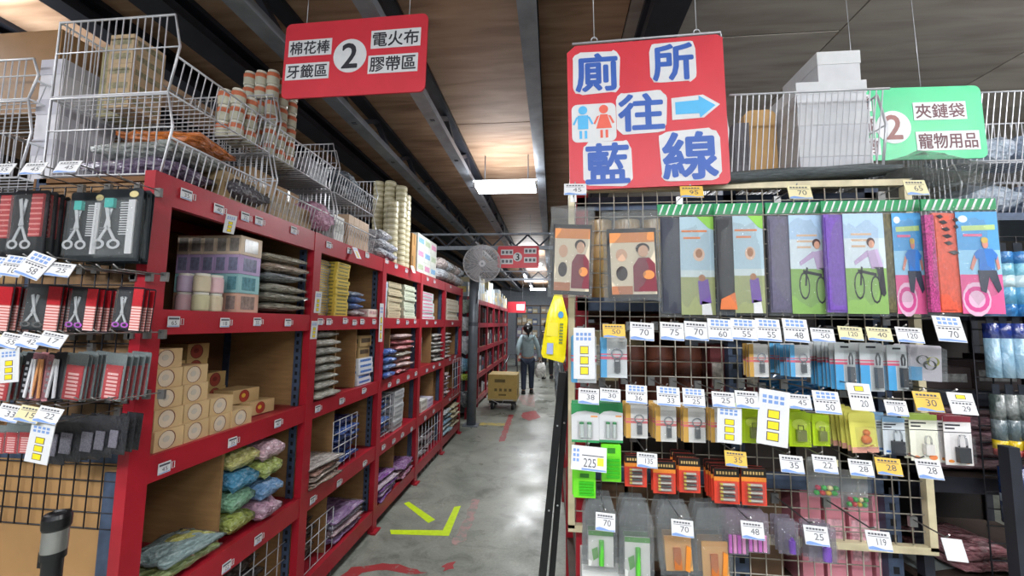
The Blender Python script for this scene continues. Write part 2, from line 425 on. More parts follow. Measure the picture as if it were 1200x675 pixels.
def worn(c, thr, base='#7d8078'):
    m = bpy.data.materials.new('m_worn_paint'); m.use_nodes = True
    N = m.node_tree.nodes; L = m.node_tree.links; b = N['Principled BSDF']; b.inputs['Roughness'].default_value = 0.5
    tc = N.new('ShaderNodeTexCoord'); n = N.new('ShaderNodeTexNoise'); n.inputs['Scale'].default_value = 14; n.inputs['Detail'].default_value = 8; n.inputs['Roughness'].default_value = 0.75
    L.new(tc.outputs['Object'], n.inputs['Vector'])
    r = N.new('ShaderNodeValToRGB'); e = r.color_ramp.elements
    e[0].position, e[0].color = thr-0.05, hexc(base); e[1].position, e[1].color = thr+0.05, hexc(c)
    L.new(n.outputs[0], r.inputs[0]); L.new(r.outputs[0], b.inputs['Base Color']); return m
PNT = worn('#9a2b2e', 0.40); PNTF = worn('#a88480', 0.50)
def painted(pts, m, jag=0.012):
    o = floor_piece('painted_mark', pts, m, 0.0008, jag=jag); o.parent = fl; return o
painted([(398, 676), (412, 666), (440, 661), (468, 662), (490, 668), (500, 672), (478, 672), (455, 667), (432, 669), (416, 676)], PNT)
painted([(519, 663), (533, 659), (532, 667), (521, 670)], PNT)
painted([(553, 585), (562, 585), (547, 632), (533, 640), (530, 634), (543, 612)], PNTF)
painted([(596, 486), (602, 486), (591, 517), (584, 518)], PNT)
painted([(612, 484), (627, 481), (634, 489), (620, 493), (611, 489)], PNT)
painted([(606, 464), (626, 462), (627, 478), (612, 474)], PNTF)
o = painted([(553, 495), (592, 496), (591, 499), (553, 498)], worn('#b5a24a', 0.45), 0.004)
# ================================================================== PRICE TAGS, HOOKS, PACKS (shared builders)
_tags = {}
def tag_mesh(kind, num, c):
    """card in unit size: x -0.5..0.5, z -1..0, facing -y; materials 0 card 1 ink 2 blue 3 yellow 4 orange"""
    k = (kind, num, c)
    if k in _tags: return _tags[k]
    b = MB(); y = -0.0011
    b.box((-0.5, -0.0008, -1), (0.5, 0.0008, 0), 0)
    def q(x0, z0, x1, z1, m): b.add([(x0, y, z0), (x1, y, z0), (x1, y, z1), (x0, y, z1)], [(0, 1, 2, 3)], m)
    if kind == 'plain':
        for i in range(6): q(-0.40+i*0.13, -0.22, -0.30+i*0.13, -0.12, 1)
        q(-0.42, -0.31, 0.42, -0.28, 1)
        letters(b, num, -0.1, -0.72, 0.28, -0.38, y, 1, 0, True)
        b.add([(-0.48, y, -0.98), (0.48, y, -0.98), (0.48, y, -0.90), (0.2, y, -0.92), (-0.1, y, -0.84), (-0.3, y, -0.80), (-0.48, y, -0.86)], [tuple(range(7))], 2)
    elif kind == 'head':
        for r in range(2):
            for i in range(4): q(-0.36+i*0.19, -0.17-r*0.16, -0.22+i*0.19, -0.06-r*0.16, 2)
        q(-0.44, -0.42, 0.44, -0.395, 1)
        for i in range(6): q(-0.40+i*0.13, -0.52, -0.31+i*0.13, -0.46, 1)
        letters(b, num, -0.1, -0.84, 0.28, -0.58, y, 1, 0, True)
        b.add([(-0.48, y, -0.98), (0.48, y, -0.98), (0.48, y, -0.93), (-0.1, y, -0.89), (-0.48, y, -0.90)], [tuple(range(5))], 2)
    elif kind == 'long':
        for i in range(4): q(-0.38+i*0.19, -0.16, -0.25+i*0.19, -0.10, 2); q(-0.38+i*0.19, -0.25, -0.25+i*0.19, -0.19, 2)
        for i in range(3):
            q(-0.2, -0.52-i*0.2, 0.2, -0.36-i*0.2, 1); b.add([(-0.17, y-0.0004, -0.505-i*0.2), (0.17, y-0.0004, -0.505-i*0.2), (0.17, y-0.0004, -0.375-i*0.2), (-0.17, y-0.0004, -0.375-i*0.2)], [(0, 1, 2, 3)], 3)
    elif kind == 'square':
        q(-0.2, -0.30, 0.2, -0.10, 1); b.add([(-0.17, y-0.0004, -0.28), (0.17, y-0.0004, -0.28), (0.17, y-0.0004, -0.12), (-0.17, y-0.0004, -0.12)], [(0, 1, 2, 3)], 3)
        q(-0.42, -0.42, 0.42, -0.395, 1)
        for i in range(6): q(-0.40+i*0.13, -0.54, -0.31+i*0.13, -0.47, 1)
        letters(b, num, -0.1, -0.86, 0.3, -0.62, y, 1, 0, True)
    elif kind == 'wide':
        for r in range(3):
            for i in range(2): q(-0.45+i*0.1, -0.26-r*0.2, -0.38+i*0.1, -0.14-r*0.2, 2)
        q(-0.2, -0.40, 0.42, -0.36, 1); letters(b, num, -0.15, -0.85, 0.2, -0.5, y, 1, 0, True)
        q(0.24, -0.76, 0.42, -0.44, 3)
        b.add([(-0.2, y, -0.98), (0.48, y, -0.98), (0.48, y, -0.92), (-0.2, y, -0.90)], [(0, 1, 2, 3)], 2)
    elif kind == 'sticker':
        q(-0.44, -0.30, 0.44, -0.12, 1); letters(b, num, -0.2, -0.80, 0.25, -0.4, y, 1, 0, True)
        q(-0.44, -0.95, 0.44, -0.88, 2)
    me = b.mesh('price_tag')
    for m in ({'w': WHITE, 'c': CREAM, 'y': paper('#d8b04a')}[c], mat('#4c4c54', 0.7, var=0), mat('#6f90c8', 0.6, var=0), YEL, RED): me.materials.append(m)
    _tags[k] = me; return me
_wire = {}
HOOKW = mat('#8c8b8a', 0.3, metal=0.7, var=0.1)
def hook(box, Yp, L, num, kind, label, c='w', roll=0.0, tilt=0.35, group=None):
    """a display hook in the grid at Yp, reaching L towards the aisle; box = its tag in the photograph"""
    x0, y0, x1, y1 = box; Y = Yp - L
    a = atY(x0, y0, Y); d = atY(x1, y1, Y); w = d.x - a.x; h = a.z - d.z; cx = (a.x+d.x)/2
    t = thing('display_hook', label, 'hook', (cx, Yp, a.z+0.004), group=group)
    k = round(L, 3)
    if k not in _wire:
        wm = MB(); wm.tube([(0, -0.006, 0), (0, -L*0.9, 0), (0, -L, 0.012)], 0.0022, 5)
        bm = MB().box((-0.011, -0.006, -0.022), (0.011, 0.004, 0.008))
        _wire[k] = (wm.mesh('wire'), bm.mesh('bracket'))
    obj('wire', _wire[k][0], HOOKW, t); obj('bracket', _wire[k][1], HOOKW, t)
    if num is not None:
        o = obj('price_tag', tag_mesh(kind, num, c), None, t, (0, -L-0.004, 0.004)); o.scale = (w, 1, h/math.cos(tilt)); o.rotation_euler = (-tilt, roll, 0)
    return t

_packs = {}
def P_(name, *parts):
    """parts: (part name, MB, materials); the first one is the thing's own mesh"""
    out = []
    for n, b, ms in parts:
        me = b.mesh(n)
        for q in ms: me.materials.append(q)
        out.append((n, me))
    _packs[name] = out
def rect(b, x0, z0, x1, z1, y0, y1, m=0): b.box((x0, y0, z0), (x1, y1, z1), m)
def card(m=0):
    """backing card with a hanging slot cut as a notch plate"""
    b = MB(); b.prism([(-0.5, -1), (0.5, -1), (0.5, -0.03), (0.45, 0), (-0.45, 0), (-0.5, -0.03)], -0.001, 0.001, m)
    return b
def slot(b, m, w=0.16, z=-0.06, h=0.025): rect(b, -w, z-h, w, z+h, -0.0016, -0.001, m)
def blister(x0, z0, x1, z1, d=0.018):
    b = MB(); i = 0.04
    lo = [(x0, -0.0015, z0), (x1, -0.0015, z0), (x1, -0.0015, z1), (x0, -0.0015, z1)]
    hi = [(x0+i, -d, z0+i), (x1-i, -d, z0+i), (x1-i, -d, z1-i), (x0+i, -d, z1-i)]
    b.add(lo+hi, [(4, 5, 6, 7), (0, 1, 5, 4), (1, 2, 6, 5), (2, 3, 7, 6), (3, 0, 4, 7)]); return b
def ring(b, cx, cz, r, asp, y, m=0, t=0.05, n=14):
    """flat ring in the card plane, t relative wall"""
    v = []; f = []
    for i in range(n):
        q = 2*math.pi*i/n
        for rr, yy in ((r, y), (r*(1-t*6 if t < .1 else 1-t), y)): v.append((cx+rr*math.cos(q), yy, cz+rr*math.sin(q)/asp))
    for i in range(n):
        j = (i+1) % n; f.append((2*i, 2*j, 2*j+1, 2*i+1))
    b.add(v, f, m)
def rod_v(b, cx, z0, z1, rx, ry, m=0, y=-0.008, n=10):
    v = [(cx+rx*math.cos(2*math.pi*i/n), y+ry*math.sin(2*math.pi*i/n), z) for z in (z0, z1) for i in range(n)]
    b.add(v, [(i, (i+1) % n, n+(i+1) % n, n+i) for i in range(n)], m, True); b.add(v[:n], [tuple(range(n))[::-1]], m); b.add(v[n:], [tuple(range(n))], m)
def rod_h(b, x0, x1, cz, rz, ry, m=0, y=-0.009, n=10):
    v = [(x, y+ry*math.cos(2*math.pi*i/n), cz+rz*math.sin(2*math.pi*i/n)) for x in (x0, x1) for i in range(n)]
    b.add(v, [(i, (i+1) % n, n+(i+1) % n, n+i) for i in range(n)], m, True); b.add(v[:n], [tuple(range(n))[::-1]], m); b.add(v[n:], [tuple(range(n))], m)
def scissors(b, cx, asp, m=0, mh=None, z0=-0.93, z1=-0.16, y=-0.006, s=1.0):
    mh = m if mh is None else mh; zp = z0+(z1-z0)*0.48
    for q in (-1, 1):
        b.prism([(cx+q*0.02*s, zp), (cx-q*0.075*s, z1), (cx-q*0.015*s, z1+0.02), (cx+q*0.07*s, zp)], y-0.002*(q+1), y+0.002-0.002*(q+1), m)
        b.prism([(cx-q*0.02*s, zp+0.01), (cx+q*0.035*s, zp), (cx+q*0.16*s, z0+0.14), (cx+q*0.10*s, z0+0.14)], y-0.001, y+0.001, m)
        ring(b, cx+q*0.13*s, z0+0.08, 0.115*s, asp, y-0.002, mh, 0.45, 12)
def combs(b, x0, x1, z0, z1, m, y=-0.005):
    rect(b, x0+(x1-x0)*0.55, z0, x1, z1, y-0.002, y+0.002, m)
    n = 14
    for i in range(n):
        z = z0+(z1-z0)*(0.35+0.63*i/n); rect(b, x0, z, x0+(x1-x0)*0.56, z+(z1-z0)*0.02, y-0.001, y+0.001, m)
SCI = mat('#d3d6da', 0.3, metal=0.35, var=0.05)
DK = mat('#20262b', 0.3, var=0.15); TEAL = plast('#3fb0a8'); LG = plast('#c9cacd')
# --- scissors with comb on a dark card
b = card(); p = MB(); scissors(p, -0.2, 2.2, 0, z0=-0.85, z1=-0.2, s=1.35); rect(p, -0.28, -0.27, -0.08, -0.14, -0.012, -0.002, 1)
q = MB(); combs(q, 0.05, 0.38, -0.9, -0.16, 0); h = MB(); h.disc(0.3, -0.08, 0.1, 0.045, -0.003, -0.001, 0); pr = MB()
for i in range(5): rect(pr, -0.42, -0.55-i*0.035, -0.3+0.02*(i % 2), -0.535-i*0.035, -0.002, -0.001)
P_('scissor_comb', ('card', b, [DK]), ('scissors', p, [SCI, TEAL]), ('comb', q, [LG]), ('seal', h, [paper('#cfc08a')]), ('print', pr, [GREY]), ('blister', blister(-0.47, -0.97, 0.47, -0.11, 0.016), [FILM]))
b = card(); p = MB(); scissors(p, -0.16, 2.2, 0, z0=-0.92, z1=-0.15, s=1.4); q = MB(); rect(q, 0.08, -0.72, 0.4, -0.06, -0.008, -0.002, 0)
for i in range(8): rect(q, 0.08, -0.7+i*0.08, 0.4, -0.675+i*0.08, -0.009, -0.008, 1)
P_('scissor_redcomb', ('card', b, [mat('#191a1f', 0.3)]), ('scissors', p, [SCI]), ('comb', q, [plast('#b23a3e'), plast('#d88a86')]), ('blister', blister(-0.46, -0.97, 0.46, -0.05, 0.016), [FILM]))
# --- red striped scissor packs
def striped(name, dark, hand):
    b = card(); st = MB(); rect(st, 0.12, -0.42, 0.48, -0.04, -0.004, -0.0012, 0)
    for i in range(9):
        z = -0.98+i*0.062; rect(st, 0.12, z, 0.48, z+0.04, -0.004, -0.0012, 1); rect(st, 0.12, z+0.04, 0.48, z+0.062, -0.004, -0.0012, 2)
    p = MB(); scissors(p, -0.18, 2.4, 0, 1, s=1.3, z0=-0.95, z1=-0.25)
    P_(name, ('card', b, [mat(dark, 0.3)]), ('striped_panel', st, [mat('#b3202a', 0.4), paper('#e6b9b4'), paper('#b5443f')]), ('scissors', p, [SCI, hand]), ('blister', blister(-0.48, -0.98, 0.1, -0.08, 0.012), [FILM]))
striped('striped', '#2a2d31', CHROME); striped('striped_purple', '#1d1c24', plast('#b34fc0'))
# --- tweezer pack: grey plastic header, red body with pale bars
b = card(); st = MB(); rect(st, -0.4, -0.98, 0.4, -0.25, -0.003, -0.0012, 0)
for i in range(7): rect(st, -0.25, -0.94+i*0.08, 0.25, -0.895+i*0.08, -0.004, -0.003, 1)
P_('tweezer_red', ('card', b, [mat('#6f7778', 0.25, var=0.1)]), ('printed_card', st, [mat('#b5262f', 0.4), paper('#e9b7b3')]), ('blister', blister(-0.46, -0.99, 0.46, -0.2, 0.008), [FILM]))
for nm, cc, pc in (('tweezer_pink', '#c98a94', '#e0a06c'), ('tweezer_black', '#17171d', '#d9d9de')):
    b = card(); p = MB()
    for s in (-1, 1): p.bar((s*0.05, -0.006, -0.12), (s*0.16, -0.006, -0.94), 0.10, 0.004, 0, up=(0, 1, 0))
    t2 = MB()
    for i in range(6): rect(t2, -0.42, -0.85+i*0.12, -0.3, -0.79+i*0.12, -0.002, -0.001)
    P_(nm, ('card', b, [mat(cc, 0.35, var=0.3, scale=60)]), ('tweezers', p, [plast(pc)]), ('print', t2, [GREY]))
# --- dark glossy pouch
b = MB()
pz = [0, -0.1, -0.25, -0.45, -0.65, -0.85, -1.0]; py = [0.001, 0.002, 0.007, 0.010, 0.011, 0.008, 0.001]
for i in range(6):
    for s in (-1, 1): b.add([(-0.5, 0, pz[i]), (0, s*py[i], pz[i]), (0.5, 0, pz[i]), (0.5, 0, pz[i+1]), (0, s*py[i+1], pz[i+1]), (-0.5, 0, pz[i+1])], [(0, 1, 4, 5), (1, 2, 3, 4)] if s < 0 else [(5, 4, 1, 0), (4, 3, 2, 1)], 0, True)
ins = MB(); rect(ins, -0.25, -0.8, 0.2, -0.35, -0.013, -0.010)
P_('pouch_dark', ('pouch', b, [mat('#24252b', 0.12, var=0.3, bump=0.7, bscale=30, dist=0.01)]), ('printed_patch', ins, [mat('#6c6a74', 0.2, var=0.5, scale=40)]))
# --- padlock cards
def padlock(b, cx, cz, w, asp, m, ms, y=-0.004, d=0.012):
    h = w*1.1/asp
    b.box((cx-w/2, y-d, cz-h), (cx+w/2, y, cz), m)
    b.tube([(cx-w*0.34, y-d/2, cz), (cx-w*0.34, y-d/2, cz+0.5*h), (cx-w*0.2, y-d/2, cz+0.8*h), (cx+w*0.2, y-d/2, cz+0.8*h), (cx+w*0.34, y-d/2, cz+0.5*h), (cx+w*0.34, y-d/2, cz)], 0.0035, 6, ms)
def lockcard(name, top, body, accent, lockm, wide=0.42):
    b = card(); h = MB(); rect(h, -0.5, -0.12, 0.5, 0, -0.0018, -0.001); p = MB(); padlock(p, 0.05, -0.62, wide, 1.5, 0, 1)
    t2 = MB(); rect(t2, -0.44, -0.20, 0.1, -0.17, -0.0018, -0.001, 0); rect(t2, -0.44, -0.27, -0.1, -0.24, -0.0018, -0.001, 0); rect(t2, -0.5, -0.34, 0.5, -0.325, -0.0018, -0.001, 0)
    a = MB(); a.disc(0.28, -0.91, 0.14, 0.055, -0.003, -0.001, 0); a.disc(-0.3, -0.92, 0.1, 0.03, -0.003, -0.001, 0)
    P_(name, ('card', b, [paper(body)]), ('header', h, [paper(top)]), ('padlock', p, [lockm, CHROME]), ('print', t2, [INK]), ('badge', a, [paper(accent)]), ('blister', blister(-0.3, -0.95, 0.4, -0.36, 0.022), [FILM3]))
lockcard('lock_maroon', '#7c2231', '#e3dede', '#e08a3a', plast('#23242a'))
lockcard('lock_green', '#a9c255', '#e9e7d6', '#e7803a', plast('#d9d4d0'), 0.3)
lockcard('lock_blue', '#7ea7cc', '#cfd6dc', '#4d7cc0', plast('#2b2d33'), 0.5)
# --- key ring / carabiner cards
def keycard(name, side, base, stripe, prod):
    b = card(); h = MB(); rect(h, -0.5, -1, -0.27, 0, -0.002, -0.001, 0); rect(h, -0.5, -0.55, 0.5, -0.48, -0.0024, -0.002, 1); rect(h, -0.5, -0.44, 0.5, -0.41, -0.0024, -0.002, 1)
    p = MB(); ring(p, 0.1, -0.40, 0.23, 1.7, -0.008, 0, 0.26, 16); p.box((0.0, -0.012, -0.86), (0.22, -0.004, -0.6), 1); ring(p, 0.11, -0.57, 0.12, 1.7, -0.009, 1, 0.35, 12)
    P_(name, ('card', b, [paper(base)]), ('printed_band', h, [paper(side), paper(stripe)]), ('key_ring', p, [prod, mat('#6f7276', 0.3, metal=0.6)]), ('blister', blister(-0.26, -0.94, 0.46, -0.1, 0.016), [FILM]))
keycard('key_gold', '#c69a4a', '#d9d8d6', '#d06a6e', CHROME); keycard('key_blue', '#5aa5d6', '#d3d7da', '#d26a80', CHROME)
def clipcard(name, prod):
    b = card(); h = MB(); rect(h, -0.5, -1, -0.1, -0.46, -0.002, -0.001, 0); rect(h, -0.5, -0.46, 0.1, -0.41, -0.002, -0.001, 1); rect(h, -0.5, -0.38, 0.1, -0.35, -0.002, -0.001, 1)
    p = MB(); p.tube([(0.17, -0.01, -0.2), (0.1, -0.01, -0.3), (0.12, -0.01, -0.45), (0.24, -0.01, -0.45), (0.27, -0.01, -0.32), (0.2, -0.01, -0.2)], 0.0035, 6, 0); p.box((0.06, -0.016, -0.92), (0.3, -0.004, -0.5), 0)
    n = MB(); rect(n, -0.2, -0.1, 0.2, -0.06, -0.002, -0.001)
    P_(name, ('card', b, [paper('#bcc1c4')]), ('printed_band', h, [paper('#4fa3da'), paper('#d1607a')]), ('clip', p, [prod]), ('slot', n, [INK]), ('blister', blister(-0.05, -0.97, 0.44, -0.14, 0.02), [FILM]))
clipcard('clip_grey', mat('#6d7075', 0.3, metal=0.5)); clipcard('clip_dark', mat('#33343a', 0.3, metal=0.4))
b = card(); h = MB(); rect(h, -0.5, -1, -0.1, -0.62, -0.002, -0.001); p = MB()
for i, (cx, cz) in enumerate(((-0.15, -0.42), (0.12, -0.45), (0.0, -0.55))): p.tube([(cx+0.17*math.cos(2*math.pi*k/12), -0.01-i*0.003, cz+0.13*math.sin(2*math.pi*k/12)) for k in range(12)], 0.004, 5, i % 2, closed=True)
P_('cord_pack', ('card', b, [paper('#c6c2cc')]), ('printed_band', h, [paper('#5aa5d6')]), ('cord_loop', p, [plast('#2d3320'), plast('#c2c23a')]), ('bag', blister(-0.5, -1, 0.5, -0.05, 0.022), [FILM2]))
# --- battery cards
b = card(); h = MB(); h.prism([(-0.5, -0.3), (-0.3, -0.22), (0.0, -0.19), (0.5, -0.24), (0.5, 0), (-0.5, 0)], -0.002, -0.001, 0); rect(h, -0.5, -1, 0.5, -0.94, -0.002, -0.001, 0); rect(h, 0.2, -0.35, 0.45, -0.31, -0.002, -0.001, 1)
pp = []
for s in (-0.14, 0.14):
    p = MB(); rod_v(p, s, -0.86, -0.52, 0.09, 0.005, 0); rod_v(p, s, -0.52, -0.47, 0.09, 0.005, 1); pp.append(('battery', p, [plast('#c9d2cf'), plast('#3a8f56')]))
P_('battery_green', ('card', b, [WHITE]), ('header', h, [paper('#2f8f55'), paper('#e09a5a')]), *pp, ('blister', blister(-0.3, -0.9, 0.3, -0.45, 0.014), [FILM]))
b = card(); h = MB(); rect(h, -0.5, -0.24, 0.5, 0, -0.002, -0.001, 0); rect(h, -0.5, -0.36, 0.5, -0.24, -0.002, -0.001, 1)
for i in range(7): rect(h, -0.4+i*0.12, -0.17, -0.33+i*0.12, -0.09, -0.0024, -0.002, 2)
outb = [('card', b, [mat('#d7402c', 0.4, var=0.1)]), ('header', h, [mat('#1a1310', 0.4), mat('#e0862e', 0.5), paper('#caa96a')])]
for i in range(5):
    p = MB(); z = -0.85+i*0.105; rod_h(p, -0.20, 0.26, z, 0.036, 0.0046, 0); rod_h(p, -0.3, -0.20, z, 0.036, 0.0046, 1); outb.append(('battery', p, [plast('#3a3838') if i % 2 else plast('#b9b5ac'), plast('#c9b23a')]))
P_('battery_red', *outb, ('blister', blister(-0.38, -0.93, 0.38, -0.38, 0.016), [FILM]))
# --- lime plate with slots
b = card(); p = MB()
for i in range(5): rect(p, -0.25, -0.9+i*0.11, 0.42, -0.83+i*0.11, -0.005, -0.001)
h = MB(); rect(h, -0.2, -0.24, 0.2, -0.10, -0.003, -0.001)
P_('lime_plate', ('plate', b, [plast('#6fd62a')]), ('ribs', p, [plast('#38b81e')]), ('label_patch', h, [plast('#2f7f22')]))
# --- yellow-green blister with small metal part
b = card(); p = MB(); p.box((-0.2, -0.012, -0.82), (0.22, -0.003, -0.5)); p.tube([(-0.12, -0.007, -0.5), (-0.12, -0.007, -0.36), (0.12, -0.007, -0.36), (0.12, -0.007, -0.5)], 0.003, 5)
w = MB(); w.disc(0, -0.35, 0.34, 0.16, -0.003, -0.001)
P_('lime_blister', ('card', b, [plast('#b5d422')]), ('hardware', p, [mat('#8f9467', 0.3, metal=0.5)]), ('printed_patch', w, [plast('#c9dd5a')]), ('blister', blister(-0.36, -0.94, 0.38, -0.2, 0.02), [film(0.2, '#dcee70')]))
# --- yellow card with an orange product
b = card(); p = MB(); p.ball((0.05, -0.006, -0.66), (0.2, 0.008, 0.12), 0); p.ball((0.08, -0.006, -0.49), (0.13, 0.007, 0.08), 0); p.tube([(-0.15, -0.006, -0.78), (0.05, -0.008, -0.84), (0.28, -0.006, -0.8)], 0.003, 5)
g = MB(); rect(g, -0.5, -1, 0.5, -0.86, -0.0018, -0.001)
P_('yellow_card', ('card', b, [paper('#e3dd6a')]), ('toy', p, [plast('#df7a35')]), ('check_band', g, [mat('#d79a8a', 0.6, var=0.5, scale=120)]), ('blister', blister(-0.3, -0.9, 0.42, -0.36, 0.018), [FILM]))
# --- bead bags
def beadbag(name, base):
    b = card(); h = MB(); rect(h, -0.1, -0.22, 0.5, -0.05, -0.002, -0.001)
    parts = [('bag_card', b, [base]), ('printed_label', h, [paper('#d9cf9a')])]
    for i, cc in enumerate(('#2f9a3c', '#c23030', '#c8a52c', '#2f9a3c', '#b02848', '#39a84a', '#c9bf8a', '#2c8a3a')):
        p = MB(); p.ball((-0.28+0.19*(i % 4)+0.05*(i//4), -0.008, -0.88+0.13*(i//4)), (0.1, 0.007, 0.065), 0, 8, 5); parts.append(('bead', p, [plast(cc, 0.12)]))
    P_(name, *parts, ('bag', blister(-0.5, -1, 0.5, -0.02, 0.02), [FILM]))
beadbag('beads', film(0.45, '#e6e6e4'))
# --- long bagged packs (pens, cutters)
def bagged(name, cardc, parts):
    b = MB(); n = 7
    for s in (-1, 1):           # a crumpled clear bag, gathered at the top
        v = []; f = []
        for i in range(n+1):
            z = -i/n; wd = 0.34+0.16*min(1, i/2); th = 0.003 + 0.010*math.sin(min(1, i/n)*math.pi)
            for j in range(5):
                x = -wd+2*wd*j/4; v.append((x + random.uniform(-.02, .02), s*th*(1-abs(j-2)/2.4) + random.uniform(-.0025, .0025), z))
        for i in range(n):
            for j in range(4): f.append((i*5+j, i*5+j+1, i*5+j+6, i*5+j+5) if s > 0 else (i*5+j+5, i*5+j+6, i*5+j+1, i*5+j))
        b.add(v, f, 0, False)
    c = MB(); c.box((-0.34, -0.002, -0.93), (0.38, 0.001, -0.44))
    h = MB(); h.box((-0.34, -0.004, -0.5), (0.38, -0.002, -0.44))
    P_(name, ('bag', b, [FILM2]), ('printed_card', c, [paper(cardc)]), ('card_header', h, [paper('#5a9a4a' if 'pen' in name else '#d9a05a')]), *parts)
p = MB(); rod_v(p, 0.03, -0.9, -0.56, 0.075, 0.006, 0, -0.007); q = MB(); q.prism([(-0.25, -0.7), (-0.08, -0.66), (-0.05, -0.8), (-0.2, -0.85)], -0.004, -0.002)
bagged('pen_green', '#d8d8d4', [('pen', p, [plast('#57bf3a')]), ('print', q, [paper('#6aa65a')])])
p = MB(); p.box((-0.12, -0.009, -0.9), (0.08, -0.002, -0.6)); q = MB(); q.bar((0.22, -0.006, -0.92), (0.3, -0.006, -0.58), 0.12, 0.006, up=(0, 1, 0))
bagged('cutter_orange', '#dca968', [('cutter', p, [plast('#c06a2a')]), ('cutter', q, [plast('#e0892f')])])
p = MB(); rod_v(p, 0.1, -0.92, -0.55, 0.16, 0.008); rod_v(p, 0.1, -0.55, -0.47, 0.07, 0.005)
b = card(); P_('purple_bottle', ('card', b, [film(0.5, '#cfc4dc')]), ('bottle', p, [plast('#7a3fc0')]), ('blister', blister(-0.3, -0.98, 0.45, -0.4, 0.018), [FILM]))
p = MB()
for i in range(4): rect(p, -0.38+i*0.2, -0.95, -0.24+i*0.2, -0.55, -0.006, -0.001, i % 2)
b = card(); P_('pink_tools', ('card', b, [film(0.5, '#d8c6da')]), ('tool', p, [plast('#c05ab8'), plast('#d88ac0')]), ('blister', blister(-0.46, -0.98, 0.46, -0.3, 0.014), [FILM]))
b = card(); p = MB(); p.bar((0, -0.006, -0.05), (0, -0.006, -0.96), 0.16, 0.006, up=(0, 1, 0)); q = MB(); rect(q, -0.45, -0.9, -0.12, -0.2, -0.003, -0.001)
P_('dark_brush', ('card', b, [mat('#232229', 0.25, var=0.2)]), ('brush', p, [plast('#3a3a40')]), ('printed_strip', q, [paper('#6a2a30')]))

def place_pack(kind, box, Y, label, cat, group, n=0, gap=0.019, roll=0.0, yaw=0.0, backlabel=None, name=None):
    """hang a pack so that it fills box of the photograph at depth Y; n more of it behind on the same hook"""
    x0, y0, x1, y1 = box; a = atY(x0, y0, Y); d = atY(x1, y1, Y)
    if n: gap = min(gap, 0.118/n)
    for k in range(n+1):
        me = _packs[kind]
        r = obj(name or 'blister_pack', me[0][1], None, None, ((a.x+d.x)/2 + (random.uniform(-.003, .003) if k else 0), Y + k*gap, a.z + (random.uniform(-.004, .002) if k else 0)))
        r.scale = (d.x-a.x, 1, a.z-d.z); r.rotation_euler = (0, roll + (random.uniform(-.02, .02) if k else 0), yaw + (random.uniform(-.05, .05) if k else 0))
        for pn, pm in me[1:]: obj(pn, pm, None, r)
        tag(r, label if k == 0 else (backlabel or f'{ORD[k-1]} one hung behind the ' + label), cat, group)
# ================================================================== LEFT RACK
XF, XB = -1.35, -1.87
YP = [1.232 + 0.93*i for i in range(6)]
LV = [2.105, 1.632, 1.135, 0.645, 0.17]; BH = [0.108, 0.088, 0.09, 0.1, 0.1]
rack = thing('storage_rack', 'long red steel storage rack with open bays along the left of the aisle', 'rack', (XF, YP[0], 0))
def rk(b, name, m): 
    o = b.build(name, m, rack); o.location = (-XF, -YP[0], 0); return o
for i, y in enumerate(YP):
    rk(MB().box((XF-0.04, y-0.034, 0), (XF, y+0.034, 2.105)), 'upright', RED)
    rk(MB().box((XB, y-(0.03 if i else -0.004), 0), (XB+0.04, y+(0.03 if i else 0.06), 2.1)), 'rear_upright', BLUESTEEL)
    if i:
        o = rk(MB().box((XF-0.085, y-0.040, 0.02), (XF-0.045, y-0.035, 2.0)), 'slotted_post', BLUESTEEL)
        if i < 3:
            h = MB()
            for k in range(46): h.box((XF-0.072, y-0.0412, 0.08+k*0.042), (XF-0.058, y-0.0400, 0.10+k*0.042))
            hh = h.build('slot_holes', HOLE, o); hh['kind'] = 'stuff'
    rk(MB().box((XF-0.01, y-0.05, 0), (XF+0.03, y+0.05, 0.012)), 'foot_plate', RED)
for i in range(5):
    y0, y1 = YP[i]+0.034, YP[i+1]-0.034
    for j, z in enumerate(LV):
        rk(MB().box((XF-0.03, y0, z-BH[j]), (XF-0.003, y1, z)), 'beam', RED)
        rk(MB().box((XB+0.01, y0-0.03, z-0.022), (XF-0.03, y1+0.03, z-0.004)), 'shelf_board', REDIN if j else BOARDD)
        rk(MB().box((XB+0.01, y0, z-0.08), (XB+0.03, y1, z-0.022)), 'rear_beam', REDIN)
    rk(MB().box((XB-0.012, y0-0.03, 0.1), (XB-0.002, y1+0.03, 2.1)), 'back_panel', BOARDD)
for i in range(0, 6):
    for j in range(4):
        zt = LV[j]-BH[j]-0.004 if i else LV[j]-0.03
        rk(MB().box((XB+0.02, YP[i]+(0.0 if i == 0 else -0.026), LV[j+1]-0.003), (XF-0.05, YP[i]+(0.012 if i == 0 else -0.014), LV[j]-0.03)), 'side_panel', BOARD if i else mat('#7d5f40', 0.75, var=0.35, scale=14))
def cell(i, j, dy, d, dz=0.0): return Vector((XF-d, YP[i]+0.034+dy, LV[j+1]+dz))
def divider(i, j, dy, d=0.04, m=BOARD, top=None):
    p = cell(i, j, dy, d)
    rk(MB().box((XB+0.02, p.y-0.006, p.z-0.003), (p.x, p.y+0.006, top or LV[j]-0.03)), 'divider_panel', m)
for a in ((0, 2, 0.385, 0.06), (0, 2, 0.66, 0.10), (0, 3, 0.42, 0.06), (1, 1, 0.30, 0.05), (1, 1, 0.57, 0.05), (1, 2, 0.32, 0.05), (1, 3, 0.30, 0.06), (2, 1, 0.24, 0.05), (2, 2, 0.60, 0.05), (2, 3, 0.42, 0.05),
          (3, 1, 0.10, 0.05), (3, 1, 0.5, 0.05), (3, 2, 0.12, 0.05), (3, 2, 0.62, 0.05), (4, 1, 0.3, 0.05), (4, 2, 0.4, 0.05)): divider(*a)
